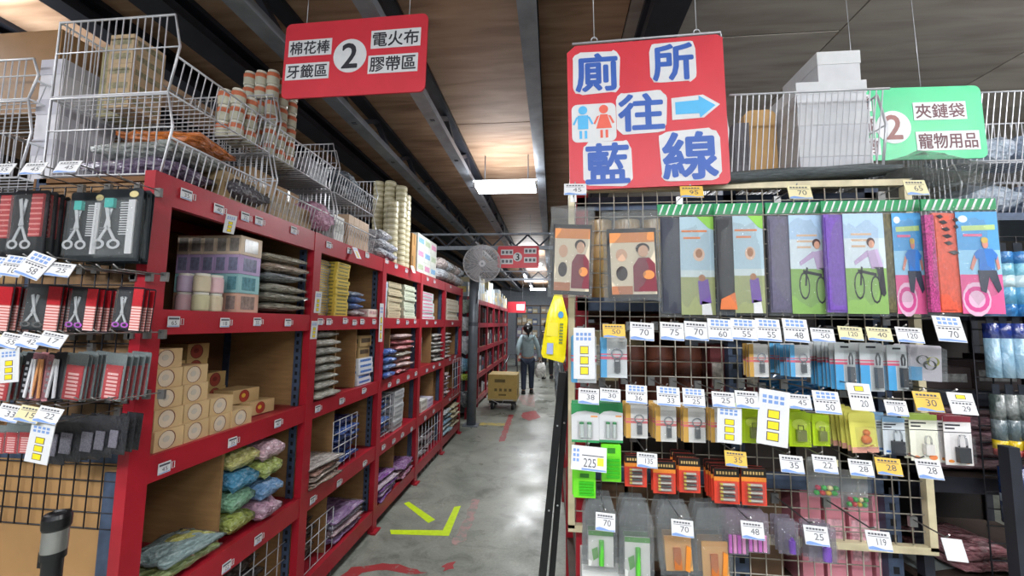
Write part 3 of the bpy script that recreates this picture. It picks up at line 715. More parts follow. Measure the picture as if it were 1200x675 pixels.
# stickers on the beams
XT = XF - 0.001
nums = ['35', '40', '22', '30', '28', '65', '18', '55', '70', '45']
def sticker(px, py, w, h, k):
    p = atX(px, py, XT)
    o = obj('price_tag', tag_mesh('sticker', nums[k % 10], 'w'), None, rack, (p.x-XF+0.002, p.y-YP[0], p.z + h/2)); o.scale = (w, 1, h); o.rotation_euler = (0, 0, R(90))
    e = MB()
    zz = (-0.008, 0.008)
    e.tube([(0.0005, -0.005, -0.011), (0.0005, 0.005, -0.011), (0.0005, 0.005, 0.011), (0.0005, -0.005, 0.011)], 0.0012, 4, 0, closed=True)
    o = obj('tag_frame', e.mesh('tag_frame') if 'tf' not in _M else _M['tf'], WHITE if 'tf' not in _M else None, rack, (p.x-XF+0.0018, p.y-YP[0]+w/2+0.010, p.z)); _M.setdefault('tf', o.data)
k = 0
for w, pts in ((0.046, [(218, 228), (256, 245), (287, 254), (303, 259), (344, 270), (203, 377), (263, 378), (301, 377), (337, 378), (192, 548), (272, 518), (325, 496), (265, 664), (302, 632)]),
               (0.05, [(385, 287), (409, 294), (430, 299), (375, 377), (385, 377), (404, 376), (415, 378), (424, 377), (438, 377), (372, 479), (400, 470), (426, 458), (366, 586), (397, 566), (427, 543)]),
               (0.055, [(453, 306), (464, 312), (476, 317), (466, 377), (477, 378), (486, 377), (456, 451), (466, 447), (478, 442), (487, 438), (449, 524), (461, 517), (471, 510), (482, 503),
                        (501, 327), (509, 330), (500, 378), (510, 378), (500, 434), (508, 430), (515, 427), (498, 490), (508, 482), (528, 336), (530, 379), (527, 421), (533, 418), (527, 468)])):
    for (px, py) in pts: sticker(px, py, w, 0.038, k); k += 1
def long_tag(px0, py0, px1, py1, X, roll):
    a = atX(px0, py0, X); d = atX(px1, py1, X)
    o = obj('sale_tag', tag_mesh('long', '', 'w'), None, rack, (a.x-XF, (a.y+d.y)/2-YP[0], a.z)); o.scale = (min(max(d.y-a.y, 0.03), 0.045), 1, a.z-d.z); o.rotation_euler = (roll, 0, R(75))
long_tag(263, 249, 279, 276, XF+0.012, 0.2); long_tag(364, 376, 373, 397, XF+0.012, 0.05); long_tag(442, 355, 451, 400, XF+0.014, 0.0); long_tag(410, 288, 420, 307, XF+0.012, -0.5)
long_tag(369, 341, 377, 367, XF+0.012, 0.05)
long_tag(479, 310, 486, 322, XF+0.012, -0.4)

# ================================================================== GOODS FOR SHELVES
def bag_mesh(seed, puff=0.5, nx=9, ny=7):
    """crumpled pillow bag, extents about 1 x 1 x 1, standing on z = 0"""
    random.seed(seed); v = []; f = []
    for s in (1, -1):
        for i in range(nx):
            for j in range(ny):
                u = i/(nx-1)*2-1; w = j/(ny-1)*2-1
                e = (1-abs(u)**7)*(1-abs(w)**9); ns = noise.noise(Vector((u*2.6+seed, w*2.6, s*3.1)))*0.5 + noise.noise(Vector((u*6+seed, w*6, s)))*0.28
                ex = 0.5 + 0.03*noise.noise(Vector((w*3+seed*2, s, 0)))
                v.append((u*(ex+0.05*noise.noise(Vector((w*7, seed, s)))), w*(0.5+0.09*noise.noise(Vector((u*3, seed, 0)))), 0.5 + s*(0.30+0.70*e**0.4)*0.47*(0.86+ns*puff*0.8) + (1-e)*0.4*noise.noise(Vector((u*4, w*4, seed)))))
    o = nx*ny
    for i in range(nx-1):
        for j in range(ny-1):
            a, b, c, d = i*ny+j, (i+1)*ny+j, (i+1)*ny+j+1, i*ny+j+1
            f.append((a, b, c, d)); f.append((d+o, c+o, b+o, a+o))
    for i in range(nx-1):
        f.append((i*ny, i*ny+o, (i+1)*ny+o, (i+1)*ny)); a = ny-1; f.append((i*ny+a, (i+1)*ny+a, (i+1)*ny+a+o, i*ny+a+o))
    for j in range(ny-1):
        f.append((j, j+1, j+1+o, j+o)); a = (nx-1)*ny; f.append((a+j, a+j+o, a+j+1+o, a+j+1))
    me = bpy.data.meshes.new('bag'); me.from_pydata(v, [], f); me.polygons.foreach_set('use_smooth', [True]*len(f)); me.update(); me.materials.append(crinkle('#cccccc'))
    return me
BAGS = [bag_mesh(3), bag_mesh(17, 0.7), bag_mesh(29, 0.9), bag_mesh(41, 0.4)]
SEAL = MB(); SEAL.box((-0.5, -0.06, 0.46), (0.5, 0.06, 0.54)); SEALM = SEAL.mesh('seal_strip')
random.seed(5)
def bag(loc, size, rz, m, label, group, name='plastic_bag', tilt=0.0, cat='bag', seal=True):
    o = obj(name, random.choice(BAGS), m, None, loc); o.scale = size; o.rotation_euler = (tilt, random.uniform(-.05, .05), rz)
    tag(o, label, cat, group)
    if seal:
        c = obj('seal_strip', SEALM, FILM2, o, (0, 0.5, 0))
    return o
def pile(i, j, dy, d, n, size, cols, label, group, jit=0.02, rz=R(90), name='plastic_bag', step=0.62, lean=0.0, cat='bag'):
    """n flat bags stacked in a cell, their short ends to the aisle"""
    p = cell(i, j, dy, d); z = p.z + 0.001; size = (size[0], size[1], size[2]*step/0.86); step = 0.94
    for k in range(n):
        q = ORD[k] if k < len(ORD) else 'higher'
        lab = f'{label}, {q} up' if n > 1 else label
        bag((p.x - size[0]/2 + random.uniform(-jit, jit) + lean*k, p.y + size[1]/2 + random.uniform(-jit, jit)*0.6, z), (size[0]*random.uniform(.92, 1.05), size[1]*random.uniform(.92, 1.05), size[2]), random.uniform(-.12, .12), crinkle(cols[k % len(cols)]), lab, group, name, cat=cat, seal=True)
        z += size[2]*step
_boxes = {}
def box_thing(name, loc, size, cols, label, group, style, rz=0.0, cat='box'):
    """a printed carton; style names how its aisle side (+x) is printed"""
    k = (style, tuple(cols), tuple(round(s, 3) for s in size))
    if k not in _boxes:
        x, y, z = size; b = MB(); e = min(0.004, x*0.05)
        b.box((-x, 0, 0), (0, y, z)); ch = []
        if style == 'circle':
            Mx = Matrix.Rotation(R(90), 4, 'Z')
            c = MB(); c.disc(y*0.42, z*0.5, z*0.46, z*0.46, -0.0012, 0.0, 0, 20, Mx); c.disc(y*0.40, z*0.5, z*0.42, z*0.43, -0.0020, -0.0012, 1, 18, Mx); c.disc(y*0.38, z*0.55, z*0.18, z*0.16, -0.0026, -0.0020, 2, 12, Mx)
            ch.append(('emblem', c, [paper(cols[1]), paper(cols[2]), paper(cols[3])]))
        elif style == 'window':
            c = MB(); n = 1
            c.box((0, y*0.18, z*0.15), (0.0012, y*0.8, z*0.85)); ch.append(('window', c, [mat(cols[1], 0.15, var=0.3, scale=60)]))
            c2 = MB(); c2.box((-x*0.85, -0.0012, z*0.15), (-x*0.15, 0, z*0.85)); ch.append(('window', c2, [mat(cols[1], 0.15, var=0.3, scale=60)]))
        elif style == 'label':
            c = MB(); c.box((0, y*0.12, z*0.35), (0.001, y*0.88, z*0.75)); ch.append(('printed_label', c, [mat(cols[1], 0.5, var=0.5, scale=70)]))
            c2 = MB(); c2.box((-x*0.9, -0.001, z*0.3), (-x*0.1, 0, z*0.7)); ch.append(('printed_label', c2, [mat(cols[1], 0.5, var=0.5, scale=70)]))
        elif style == 'lid':
            c = MB(); c.box((-x-0.002, -0.002, z*0.62), (0.002, y+0.002, z+0.002)); ch.append(('lid', c, [paper(cols[1])]))
        elif style == 'tape':
            c = MB(); c.box((-x, y*0.45, z), (0.001, y*0.55, z+0.001)); c.box((0, y*0.45, z*0.7), (0.001, y*0.55, z+0.001)); ch.append(('packing_tape', c, [mat(cols[1], 0.25, var=0.1)]))
            c2 = MB(); c2.box((0, y*0.1, z*0.12), (0.001, y*0.38, z*0.4)); ch.append(('printed_label', c2, [mat('#7a5f3c', 0.6, var=0.4, scale=60)]))
        me = b.mesh(name); me.materials.append(mat(cols[0], 0.6, var=0.08, scale=14))
        cm = []
        for nm, q, ms in ch:
            w = q.mesh(nm)
            for t in ms: w.materials.append(t)
            cm.append((nm, w))
        _boxes[k] = (me, cm)
    me, cm = _boxes[k]
    o = obj(name, me, None, None, loc); o.rotation_euler = (0, 0, rz)
    for nm, w in cm: obj(nm, w, None, o)
    return tag(o, label, cat, group)
def column(i, j, dy, d, n, size, cols, label, group, style, name='carton', jit=0.006, cat='box', rz=0.0):
    p = cell(i, j, dy, d); z = p.z
    for k in range(n):
        lab = f'{label}, {ORD[min(k, 23)]} from the bottom' if n > 1 else label
        box_thing(name, (p.x + random.uniform(-jit, jit), p.y + random.uniform(-jit, jit), z+0.0005), size, cols, lab, group, style, rz + random.uniform(-.03, .03), cat)
        z += size[2] + 0.0008
# small white grid fences that hold goods in a cell
def fence(px0, py0, px1, py1, X, label, nx, nz, rz=0.0):
    a = atX(px0, py0, X); d = atX(px1, py1, X)
    y0, y1, z0, z1 = min(a.y, d.y), max(a.y, d.y), min(a.z, d.z), max(a.z, d.z)
    t = thing('wire_fence', label, 'fence', (X, y0, z0), rz)
    for k in range(nx+1): MB().tube([(0, (y1-y0)*k/nx, 0), (0, (y1-y0)*k/nx, z1-z0)], 0.0028, 5).build('upright_wire', WIRE, t)
    for k in range(nz+1): MB().tube([(0, 0, (z1-z0)*k/nz), (0, y1-y0, (z1-z0)*k/nz)], 0.0028, 5).build('cross_wire', WIRE, t)

B = ['nearest bay', 'second bay', 'third bay', 'fourth bay', 'farthest bay']
Lw = ['top shelf', 'second shelf', 'third shelf', 'bottom shelf']
def at_(i, j): return f'{Lw[j]} of {B[i]}'
# ---- nearest bay, top shelf: clear-front boxes and flat round packs
g = 'window boxes on the top shelf of the nearest bay'
for r, (c0, c1, n) in enumerate((('#c9a18e', '#8f7f7a', 5), ('#8fbcc0', '#5f8f9a', 5), ('#b39cc4', '#7d7f98', 5), ('#d3bfa8', '#8c8580', 5))):
    for k in range(n):
        p = cell(0, 0, 0.36, 0.03 + k*0.062)
        box_thing('window_box', (p.x, p.y, p.z+0.0005+r*0.086), (0.06, 0.13, 0.084), [c0, c1], f'small window box, {ORD[r]} layer, {ORD[k]} from the aisle, top shelf', g, 'window', random.uniform(-.02, .02))
JAR = MB(); JAR.lathe([(0, 0), (0.028, 0), (0.030, 0.006), (0.030, 0.058), (0.024, 0.068), (0, 0.069)], 14); JARM = JAR.mesh('jar'); JARM.materials.append(plast('#cccccc', 0.15))
LID = MB(); LID.lathe([(0.026, 0.062), (0.026, 0.074), (0, 0.074)], 14); LIDM = LID.mesh('lid')
for r in range(2):
    for k in range(4):
        p = cell(0, 0, 0.21 + (k % 2)*0.065, 0.06 + (k//2)*0.07)
        o = obj('plastic_jar', JARM, plast(['#c6c3a0', '#cfc3a8', '#d8b6bb', '#c8b7d0'][(k+r) % 4], 0.15), None, (p.x, p.y, p.z+0.001+r*0.076)); obj('lid', LIDM, plast('#d4d2c8'), o)
        tag(o, f'small clear plastic jar, {["lower", "upper"][r]} layer, {ORD[k]} in the group on the nearest top shelf', 'jar', 'plastic jars on the top shelf')
pile(0, 0, 0.54, 0.01, 6, (0.33, 0.275, 0.066), ['#b0aa98', '#9f9c8c', '#b9b4a4', '#98a0a4', '#b09c88'], 'flat clear pack in the pile on ' + at_(0, 0), 'flat packs on the top shelf', 0.012, step=0.72)
# ---- nearest bay, second shelf: tan boxes with a round emblem
g = 'tan emblem boxes on the second shelf'
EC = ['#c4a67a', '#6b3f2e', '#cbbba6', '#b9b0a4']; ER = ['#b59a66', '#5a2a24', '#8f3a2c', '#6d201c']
for col, (dy, n) in enumerate(((0.03, 5), (0.145, 4), (0.262, 2), (0.37, 1))):
    for r in range(n):
        p = cell(0, 1, dy + r*0.004, 0.02 + 0.012*r)
        box_thing('emblem_box', (p.x, p.y, p.z+0.0005+r*0.0708), (0.15, 0.11, 0.07), EC, f'tan box with pale round emblem, {ORD[col]} column from the left, {ORD[r]} layer', g, 'circle', random.uniform(-.05, .05))
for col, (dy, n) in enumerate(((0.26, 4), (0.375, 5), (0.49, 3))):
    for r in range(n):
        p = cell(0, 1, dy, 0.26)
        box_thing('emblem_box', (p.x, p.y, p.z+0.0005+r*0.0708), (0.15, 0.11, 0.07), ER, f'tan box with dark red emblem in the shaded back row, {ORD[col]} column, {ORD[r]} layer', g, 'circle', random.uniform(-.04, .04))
for r in range(2):
    p = cell(0, 1, 0.52 + 0.05*(1-r), 0.10 + 0.05*r)
    box_thing('emblem_box', (p.x, p.y, p.z+0.0005+r*0.0638), (0.13, 0.155, 0.063), ['#c4a878', '#7a2a20', '#a33426', '#d9b83a'], f'tan box with red and yellow emblem set apart, {["lower", "upper"][r]} one', g, 'circle', -0.08)
# ---- nearest bay, third shelf: pastel soap-like bags
PA = ['#a8b45a', '#8fc4a0', '#4f9ec8', '#d8d280', '#5fbfa8', '#c79bb0', '#6f9fd0', '#b7c76a', '#d8b0bc', '#3fae90']
pile(0, 2, 0.42, 0.02, 5, (0.19, 0.145, 0.105), PA, 'pastel bag in the left pile on ' + at_(0, 2), 'pastel bags on the third shelf', 0.008, step=0.80)
pile(0, 2, 0.565, -0.005, 4, (0.19, 0.135, 0.105), PA[5:]+PA[:5], 'pastel bag in the right pile on ' + at_(0, 2), 'pastel bags on the third shelf', 0.008, step=0.80)
pile(0, 2, 0.10, 0.02, 2, (0.2, 0.24, 0.06), ['#9fb070', '#8fa8a8'], 'pastel bag lying alone beside the divider on ' + at_(0, 2), 'loose bags on the third shelf', step=0.75)
pile(0, 2, 0.20, 0.03, 2, (0.14, 0.13, 0.06), ['#cf9a80', '#c8c870'], 'small pale bag against the divider on ' + at_(0, 2), 'loose bags on the third shelf', step=0.75)
fence(284, 630, 346, 700, XF-0.07, 'white wire fence on the bottom shelf of the nearest bay', 5, 6)
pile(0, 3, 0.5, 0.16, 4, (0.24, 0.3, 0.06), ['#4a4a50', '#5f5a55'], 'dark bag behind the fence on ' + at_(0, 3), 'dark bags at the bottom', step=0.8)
# ---- second bay
column(1, 0, 0.03, 0.06, 22, (0.20, 0.17, 0.0148), ['#9a9a90', '#c9a82e'], 'grey and yellow booklet in the tall pile, second bay', 'booklets on the top shelf of the second bay', 'label', 'booklet', 0.005, 'booklet')
column(1, 0, 0.21, 0.02, 15, (0.20, 0.16, 0.0222), ['#c8ad42', '#6d6a34'], 'yellow printed booklet in the pile, second bay', 'yellow booklets on the top shelf of the second bay', 'label', 'booklet', 0.005, 'booklet')
pile(1, 0, 0.42, 0.02, 4, (0.2, 0.17, 0.055), ['#b6a7a6', '#5f7ec0', '#4f74b8', '#9aa6b8'], 'blue and clear pack on ' + at_(1, 0), 'blue packs in the second bay', step=0.75)
column(1, 0, 0.66, 0.02, 1, (0.12, 0.15, 0.06), ['#d8c8bc', '#c49a98'], 'small pale box on ' + at_(1, 0), 'loose boxes in the second bay', 'label')
pile(1, 1, 0.02, 0.0, 9, (0.24, 0.26, 0.068), ['#b7b4a6', '#a8a69c', '#c2bdb0', '#9d9c92'], 'silvery clear bag in the tall pile, second bay', 'clear bags in the second bay', 0.012, step=0.68)
column(1, 1, 0.60, 0.04, 5, (0.20, 0.22, 0.038), ['#cfd3da', '#4c74b8'], 'blue and white box on the second shelf, second bay', 'blue and white boxes in the second bay', 'label')
column(1, 1, 0.62, 0.05, 2, (0.16, 0.18, 0.082), ['#9c8257', '#4c4030'], 'brown printed box standing on blue boxes, second bay', 'brown boxes in the second bay', 'label')
for o in [q for q in bpy.data.objects if q.get('group') == 'brown boxes in the second bay']: o.location.z += 0.1945
pile(1, 2, 0.36, 0.05, 6, (0.24, 0.30, 0.055), ['#2f53a0', '#3f66b8', '#27408a'], 'deep blue bag on ' + at_(1, 2), 'blue bags in the second bay', step=0.8)
pile(1, 2, 0.01, -0.015, 4, (0.26, 0.30, 0.040), ['#b09a8c', '#c4b4a8', '#a87f70', '#bfb6b0'], 'clear flat bag near the front of the ' + at_(1, 2), 'flat bags in the second bay', 0.015, step=0.75)
fence(391, 495, 416, 540, XF-0.035, 'white wire fence before the blue bags, second bay', 4, 4)
fence(356, 622, 386, 690, XF-0.045, 'white wire fence on the bottom shelf of the second bay', 4, 6)
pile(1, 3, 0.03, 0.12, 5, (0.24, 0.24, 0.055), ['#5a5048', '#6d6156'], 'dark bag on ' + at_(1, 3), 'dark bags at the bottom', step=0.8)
pile(1, 3, 0.36, 0.02, 4, (0.26, 0.34, 0.045), ['#9a7aa8', '#c4a8b0', '#b7b0c4'], 'mauve pack on ' + at_(1, 3), 'mauve packs at the bottom', 0.012, step=0.8)
# ---- third bay
column(2, 0, 0.02, 0.05, 4, (0.16, 0.12, 0.075), ['#b9cbd8', '#7fa6c4'], 'light blue box in the third bay top shelf', 'light blue boxes in the third bay', 'label')
column(2, 0, 0.17, 0.05, 13, (0.22, 0.29, 0.0235), ['#bdb294', '#a5987c'], 'beige folded pack in the third bay pile', 'beige packs in the third bay', 'label', 'folded_pack', 0.006, 'pack')
column(2, 0, 0.49, 0.03, 13, (0.22, 0.30, 0.0235), ['#c6cbb8', '#a8b09a'], 'pale green pack in the third bay pile', 'pale packs in the third bay', 'label', 'folded_pack', 0.006, 'pack')
pile(2, 1, 0.28, -0.01, 7, (0.26, 0.36, 0.066), ['#c9757a', '#d8b9b4', '#cf8f8a', '#c4bfb0', '#d27f80'], 'pink and white bag in the pile, third bay', 'pink bags in the third bay', 0.014, step=0.70)
pile(2, 1, 0.0, -0.02, 4, (0.22, 0.22, 0.068), ['#3f66b4', '#7f9fd8', '#5b80c8'], 'shiny blue bag in the third bay', 'blue bags on the second shelf', 0.01, step=0.8)
column(2, 2, 0.34, 0.03, 8, (0.2, 0.22, 0.042), ['#b7b8ba', '#8f9296'], 'grey box in the pile on the third shelf, third bay', 'grey boxes in the third bay', 'label')
pile(2, 2, 0.02, 0.06, 6, (0.2, 0.28, 0.06), ['#7d93b0', '#3f62a8', '#4d74b8'], 'blue bag behind the fence, third bay', 'fenced blue bags in the third bay', step=0.8)
fence(446, 467, 466, 512, XF-0.04, 'white wire fence before blue bags in the third bay', 4, 4)
pile(2, 3, 0.02, 0.0, 5, (0.26, 0.36, 0.04), ['#8a4fa0', '#b79ac0', '#74408c', '#c9b4c4'], 'purple pack in the left pile on ' + at_(2, 3), 'purple packs at the bottom', 0.012, step=0.75)
pile(2, 3, 0.46, 0.0, 3, (0.26, 0.36, 0.05), ['#a8708c', '#c4a0a8', '#93689c'], 'mauve pack in the right pile on ' + at_(2, 3), 'purple packs at the bottom', 0.012, step=0.8)
# ---- fourth bay
column(3, 0, 0.04, 0.03, 8, (0.2, 0.46, 0.036), ['#c3d0cf', '#d47f9c'], 'pale printed pack in the fourth bay top pile', 'pale packs in the fourth bay', 'label')
pile(3, 1, 0.54, 0.0, 7, (0.24, 0.3, 0.066), ['#d0cdc6', '#b7b7b4'], 'whitish bag in the pile, fourth bay', 'white bags in the fourth bay', step=0.66)
column(3, 1, 0.0, 0.03, 5, (0.2, 0.085, 0.06), ['#c8d0d8', '#86a8c8'], 'narrow blue and white box, fourth bay', 'narrow boxes in the fourth bay', 'label')
column(3, 2, 0.15, 0.03, 2, (0.18, 0.2, 0.06), ['#d2cfc8', '#a8a49c'], 'small white box on the third shelf, fourth bay', 'small boxes in the fourth bay', 'label')
column(3, 2, 0.37, 0.03, 2, (0.18, 0.22, 0.048), ['#c4bfce', '#9a8fae'], 'low lilac box on the third shelf, fourth bay', 'small boxes in the fourth bay', 'label')
fence(491, 497, 517, 545, XF-0.02, 'long white wire fence on the bottom shelf, fourth bay', 8, 5)
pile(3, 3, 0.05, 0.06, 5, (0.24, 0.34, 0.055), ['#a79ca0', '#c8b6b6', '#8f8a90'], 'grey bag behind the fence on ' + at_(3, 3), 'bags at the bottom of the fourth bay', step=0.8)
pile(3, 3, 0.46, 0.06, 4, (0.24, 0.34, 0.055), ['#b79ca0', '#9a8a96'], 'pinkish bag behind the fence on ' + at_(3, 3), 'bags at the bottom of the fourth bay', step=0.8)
# ---- farthest bay
column(4, 0, 0.04, 0.02, 5, (0.2, 0.7, 0.055), ['#c9c2b2', '#b7a890'], 'pale printed pack in the farthest bay top pile', 'pale packs in the farthest bay', 'label')
pile(4, 1, 0.04, 0.0, 7, (0.24, 0.25, 0.064), ['#cfc9c4', '#bcbcb8'], 'white bag in the pile, farthest bay', 'white bags in the farthest bay', step=0.68)
pile(4, 2, 0.04, 0.0, 8, (0.2, 0.22, 0.05), ['#b09aa8', '#c4b4b8'], 'mauve bag in the pile, farthest bay', 'mauve bags in the farthest bay', step=0.7)
fence(531, 422, 541, 458, XF+0.012, 'white wire rack hung at the end of the farthest bay', 4, 4)
pile(4, 3, 0.03, -0.01, 5, (0.22, 0.38, 0.07), ['#9fbfd0', '#c8cfd0', '#88a8c0'], 'light blue bag on ' + at_(4, 3), 'bags at the bottom of the farthest bay', step=0.8)
pile(4, 3, 0.44, -0.01, 5, (0.22, 0.36, 0.07), ['#d2c6a4', '#c0b48e'], 'cream bag on ' + at_(4, 3), 'bags at the bottom of the farthest bay', step=0.8)

# ================================================================== LEFT END PANEL
YL = 1.205
def grid_panel(name, label, X0, X1, Z0, Z1, Y, step, m, r=0.0022, frame=None, fr=0.011):
    t = thing(name, label, 'grid panel', (X0, Y, Z0))
    nx = int(round((X1-X0)/step)); nz = int(round((Z1-Z0)/step))
    vm = MB().tube([(0, 0, 0), (0, 0, Z1-Z0)], r, 5).mesh('upright_wire'); hm = MB().tube([(0, 0, 0), (X1-X0, 0, 0)], r, 5).mesh('cross_wire')
    for k in range(nx+1): obj('upright_wire', vm, m, t, ((X1-X0)*k/nx, 0, 0))
    for k in range(nz+1): obj('cross_wire', hm, m, t, (0, 0.004, (Z1-Z0)*k/nz))
    if frame:
        w, h = X1-X0, Z1-Z0
        for a, c in (((0, 0, 0), (0, 0, h)), ((w, 0, 0), (w, 0, h)), ((-fr, 0, 0), (w+fr, 0, 0)), ((-fr, 0, h), (w+fr, 0, h))): MB().bar(a, c, fr*2, fr*2).build('frame_bar', frame, t)
    return t
grid_panel('grid_panel', 'black wire grid panel at the end of the red rack', -2.42, -1.395, 0.925, 2.055, YL, 0.05, WIRED)
t = thing('end_board', 'tan board panel closing the rack end below the grid', 'board', (-2.45, YL+0.012, 0))
MB().box((0, 0, 0.02), (1.04, 0.010, 1.125)).build('board_sheet', mat('#9c764a', 0.7, var=0.14, scale=5), t)
MB().box((0, 0.0, 1.126), (1.055, 0.010, 1.175)).build('steel_strip', BLUESTEEL, t)
h = MB()
for k in range(20): h.box((0.03+k*0.05, -0.0012, 1.145), (0.05+k*0.05, 0, 1.157))
h.build('slot_holes', HOLE, t)['kind'] = 'stuff'
MB().box((1.005, -0.008, 0.0), (1.05, 0.0, 1.1)).build('steel_post', BLUESTEEL, t)
t = thing('back_shelving', 'dark steel shelving behind the black grid at the left edge', 'shelving', (-2.45, YL+0.075, 0))
for zz in (1.17, 1.58, 2.04): MB().box((0, 0, zz-0.03), (0.555, 0.5, zz)).build('shelf_board', DSTEEL, t)
for x in (0.0, 0.525): MB().box((x, 0.47, 0), (x+0.03, 0.5, 2.04)).build('steel_post', BLUESTEEL, t)
random.seed(21)
for k, (x, z, w, h, c) in enumerate(((-2.44, 1.1705, .25, .24, '#8a6a44'), (-2.17, 1.1705, .25, .3, '#7b5c3c'), (-2.44, 1.5805, .26, .3, '#8f7048'), (-2.16, 1.5805, .24, .34, '#a2825a'))):
    box_thing('cardboard_box', (x+w, YL+0.09, z), (w, 0.3, h), [c, '#6d5334'], f'brown carton behind the black grid, {["lower", "upper"][k > 1]} shelf, {["left", "right"][k % 2]} one', 'cartons behind the black grid', 'tape')
def lhook(b, num, kind, row, k, c='w', L=0.19, roll=0.0): hook(b, YL-0.006, L, num, kind, f'wire hook with price tag reading {num or "nothing"}, {ORD[k]} from left in the {row} row, left grid' if num else f'wire hook with long sale tag, {row} row, left grid', c, roll, group='price hooks on the left grid')
for k, (b, n) in enumerate((((-2, 196, 20, 210), '35'), ((33, 195, 57, 210), '45'), ((72, 193, 97, 208), '45'), )): lhook(b, n, 'plain', 'top', k)
for k, (b, n, kd, ro) in enumerate((((-6, 305, 17, 328), '10', 'head', 0.12), ((12, 304, 38, 328), '10', 'head', 0.12), ((40, 302, 66, 330), '58', 'head', 0.3), ((62, 312, 90, 328), '25', 'plain', 0.1))): lhook(b, n, kd, 'second', k, roll=ro)
for k, (b, n) in enumerate((((-16, 394, 6, 412), '25'), ((7, 394, 30, 411), '55'), ((30, 394, 54, 411), '42'), ((54, 393, 81, 410), '17'))): lhook(b, n, 'plain', 'third', k, 'w' if k else 'c', roll=0.15)
for k, (b, n) in enumerate((((-18, 478, 6, 496), '28'), ((5, 477, 31, 496), '33'), ((28, 479, 54, 497), '15'), ((50, 480, 76, 498), '22'))): lhook(b, n, 'plain', 'fourth', k, 'c' if k == 2 else 'w', roll=0.12)
hook((2, 411, 20, 452), YL-0.006, 0.2, '', 'long', 'long white sale tag with yellow squares below the third tag row, left grid', roll=-0.1, tilt=0.0)
hook((40, 498, 62, 547), YL-0.006, 0.19, '', 'long', 'long white sale tag with yellow squares below the fourth tag row, left grid', roll=0.12, tilt=0.0)
def bare(px, py, row, k, L=0.16): hook((px-4, py, px+4, py+3), YL-0.006, L, None, '', f'bare wire hook, {ORD[k]} from left in the {row} row, left grid', group='bare hooks on the left grid')
for k, x in enumerate((92, 112, 132)): bare(x, 316, 'second', k)
for k, x in enumerate((88, 108, 128)): bare(x, 392, 'third', k); bare(x-2, 472, 'fourth', k)
for k, x in enumerate((112, 138)): bare(x, 209, 'top', k, 0.13)
YI = YL-0.095
def lp(kind, b, label, n=0, gap=0.019, roll=0.0, yaw=0.0, cat='blister pack', Y=None): place_pack(kind, b, Y or YI, label, cat, 'packs on the left grid', n, min(gap, 0.078/max(n, 1)), roll, yaw)
lp('scissor_comb', (85, 226, 119, 306), 'scissors and comb pack, left of two', 4, roll=0.02)
lp('scissor_comb', (118, 222, 161, 306), 'scissors and comb pack beside the red upright', 3, 0.012)
lp('scissor_redcomb', (19, 224, 51, 299), 'scissors and red comb pack, top row', 3)
lp('scissor_redcomb', (-16, 226, 13, 301), 'scissors pack cut by the picture edge, top row', 3)
for k, (x, kd, n, lab) in enumerate(((-24, 'striped', 4, 'red striped scissors pack cut by the picture edge'), (34, 'striped', 6, 'red striped scissors pack under the tag cluster'), (86, 'striped_purple', 3, 'purple handled scissors pack, left one'), (140, 'striped_purple', 2, 'purple handled scissors pack by the upright'))):
    w = 36 if k < 2 else 26
    lp(kd, (x, 333 if k < 2 else 336, x+w, 388), lab, n, 0.0175, 0.05, 0.0)
for k, (x, kd, n, lab) in enumerate(((32, 'tweezer_black', 1, 'smoky tweezers pack, third row'), (40, 'tweezer_pink', 1, 'pink tweezers pack, third row'), (58, 'tweezer_black', 2, 'black tweezers pack, third row'), (80, 'tweezer_red', 6, 'red barred tweezers pack, left bunch'), (126, 'tweezer_red', 4, 'red barred tweezers pack, right bunch'), (-5, 'tweezer_red', 5, 'dark red tweezers pack near the long tag'))):
    lp(kd, (x, 414, x+19, 470), lab, n, 0.018, 0.08)
for k, (x, w, n) in enumerate(((60, 18, 0), (74, 22, 1), (98, 22, 1), (115, 18, 0), (132, 16, 2))):
    lp('pouch_dark', (x, 487, x+w, 545-k*3), f'glossy dark pouch, {ORD[k]} from left in the fourth row', n, 0.022, 0.06, 0.0, 'pouch')
for k, x in enumerate((-8, 8, 24)): lp('tweezer_red', (x, 498, x+14, 532), f'dark red narrow pack, {ORD[k]} from left in the fourth row', 3, 0.016)

# ---- belt post in front of the board
p = atY(68, 600, 1.0)
t = thing('belt_post', 'black queue post with a silver band at the lower left', 'post', (p.x, 1.0, 0))
b = MB(); b.lathe([(0, 0), (0.15, 0), (0.155, 0.012), (0.06, 0.035), (0.022, 0.045)], 24); b.build('base', BLACK, t)
b = MB(); b.lathe([(0.021, 0.04), (0.021, p.z-0.118), (0.0255, p.z-0.117), (0.0255, p.z-0.098)], 20); b.build('pole', mat('#121215', 0.35, var=0.1), t)
b = MB(); b.lathe([(0.0255, p.z-0.098), (0.0260, p.z-0.096), (0.0260, p.z-0.042), (0.0255, p.z-0.041)], 20); b.build('silver_band', mat('#9a9a98', 0.3, metal=0.7), t)
b = MB(); b.lathe([(0.0275, p.z-0.042), (0.0295, p.z-0.036), (0.0295, p.z-0.012), (0.026, p.z-0.002), (0.019, p.z), (0.017, p.z-0.005), (0, p.z-0.005)], 20); b.build('cap', mat('#0f0f12', 0.3, var=0.1), t)
b = MB(); b.box((-0.033, -0.010, p.z-0.14), (-0.022, 0.010, p.z-0.10)); b.build('belt_clip', BLACK, t)
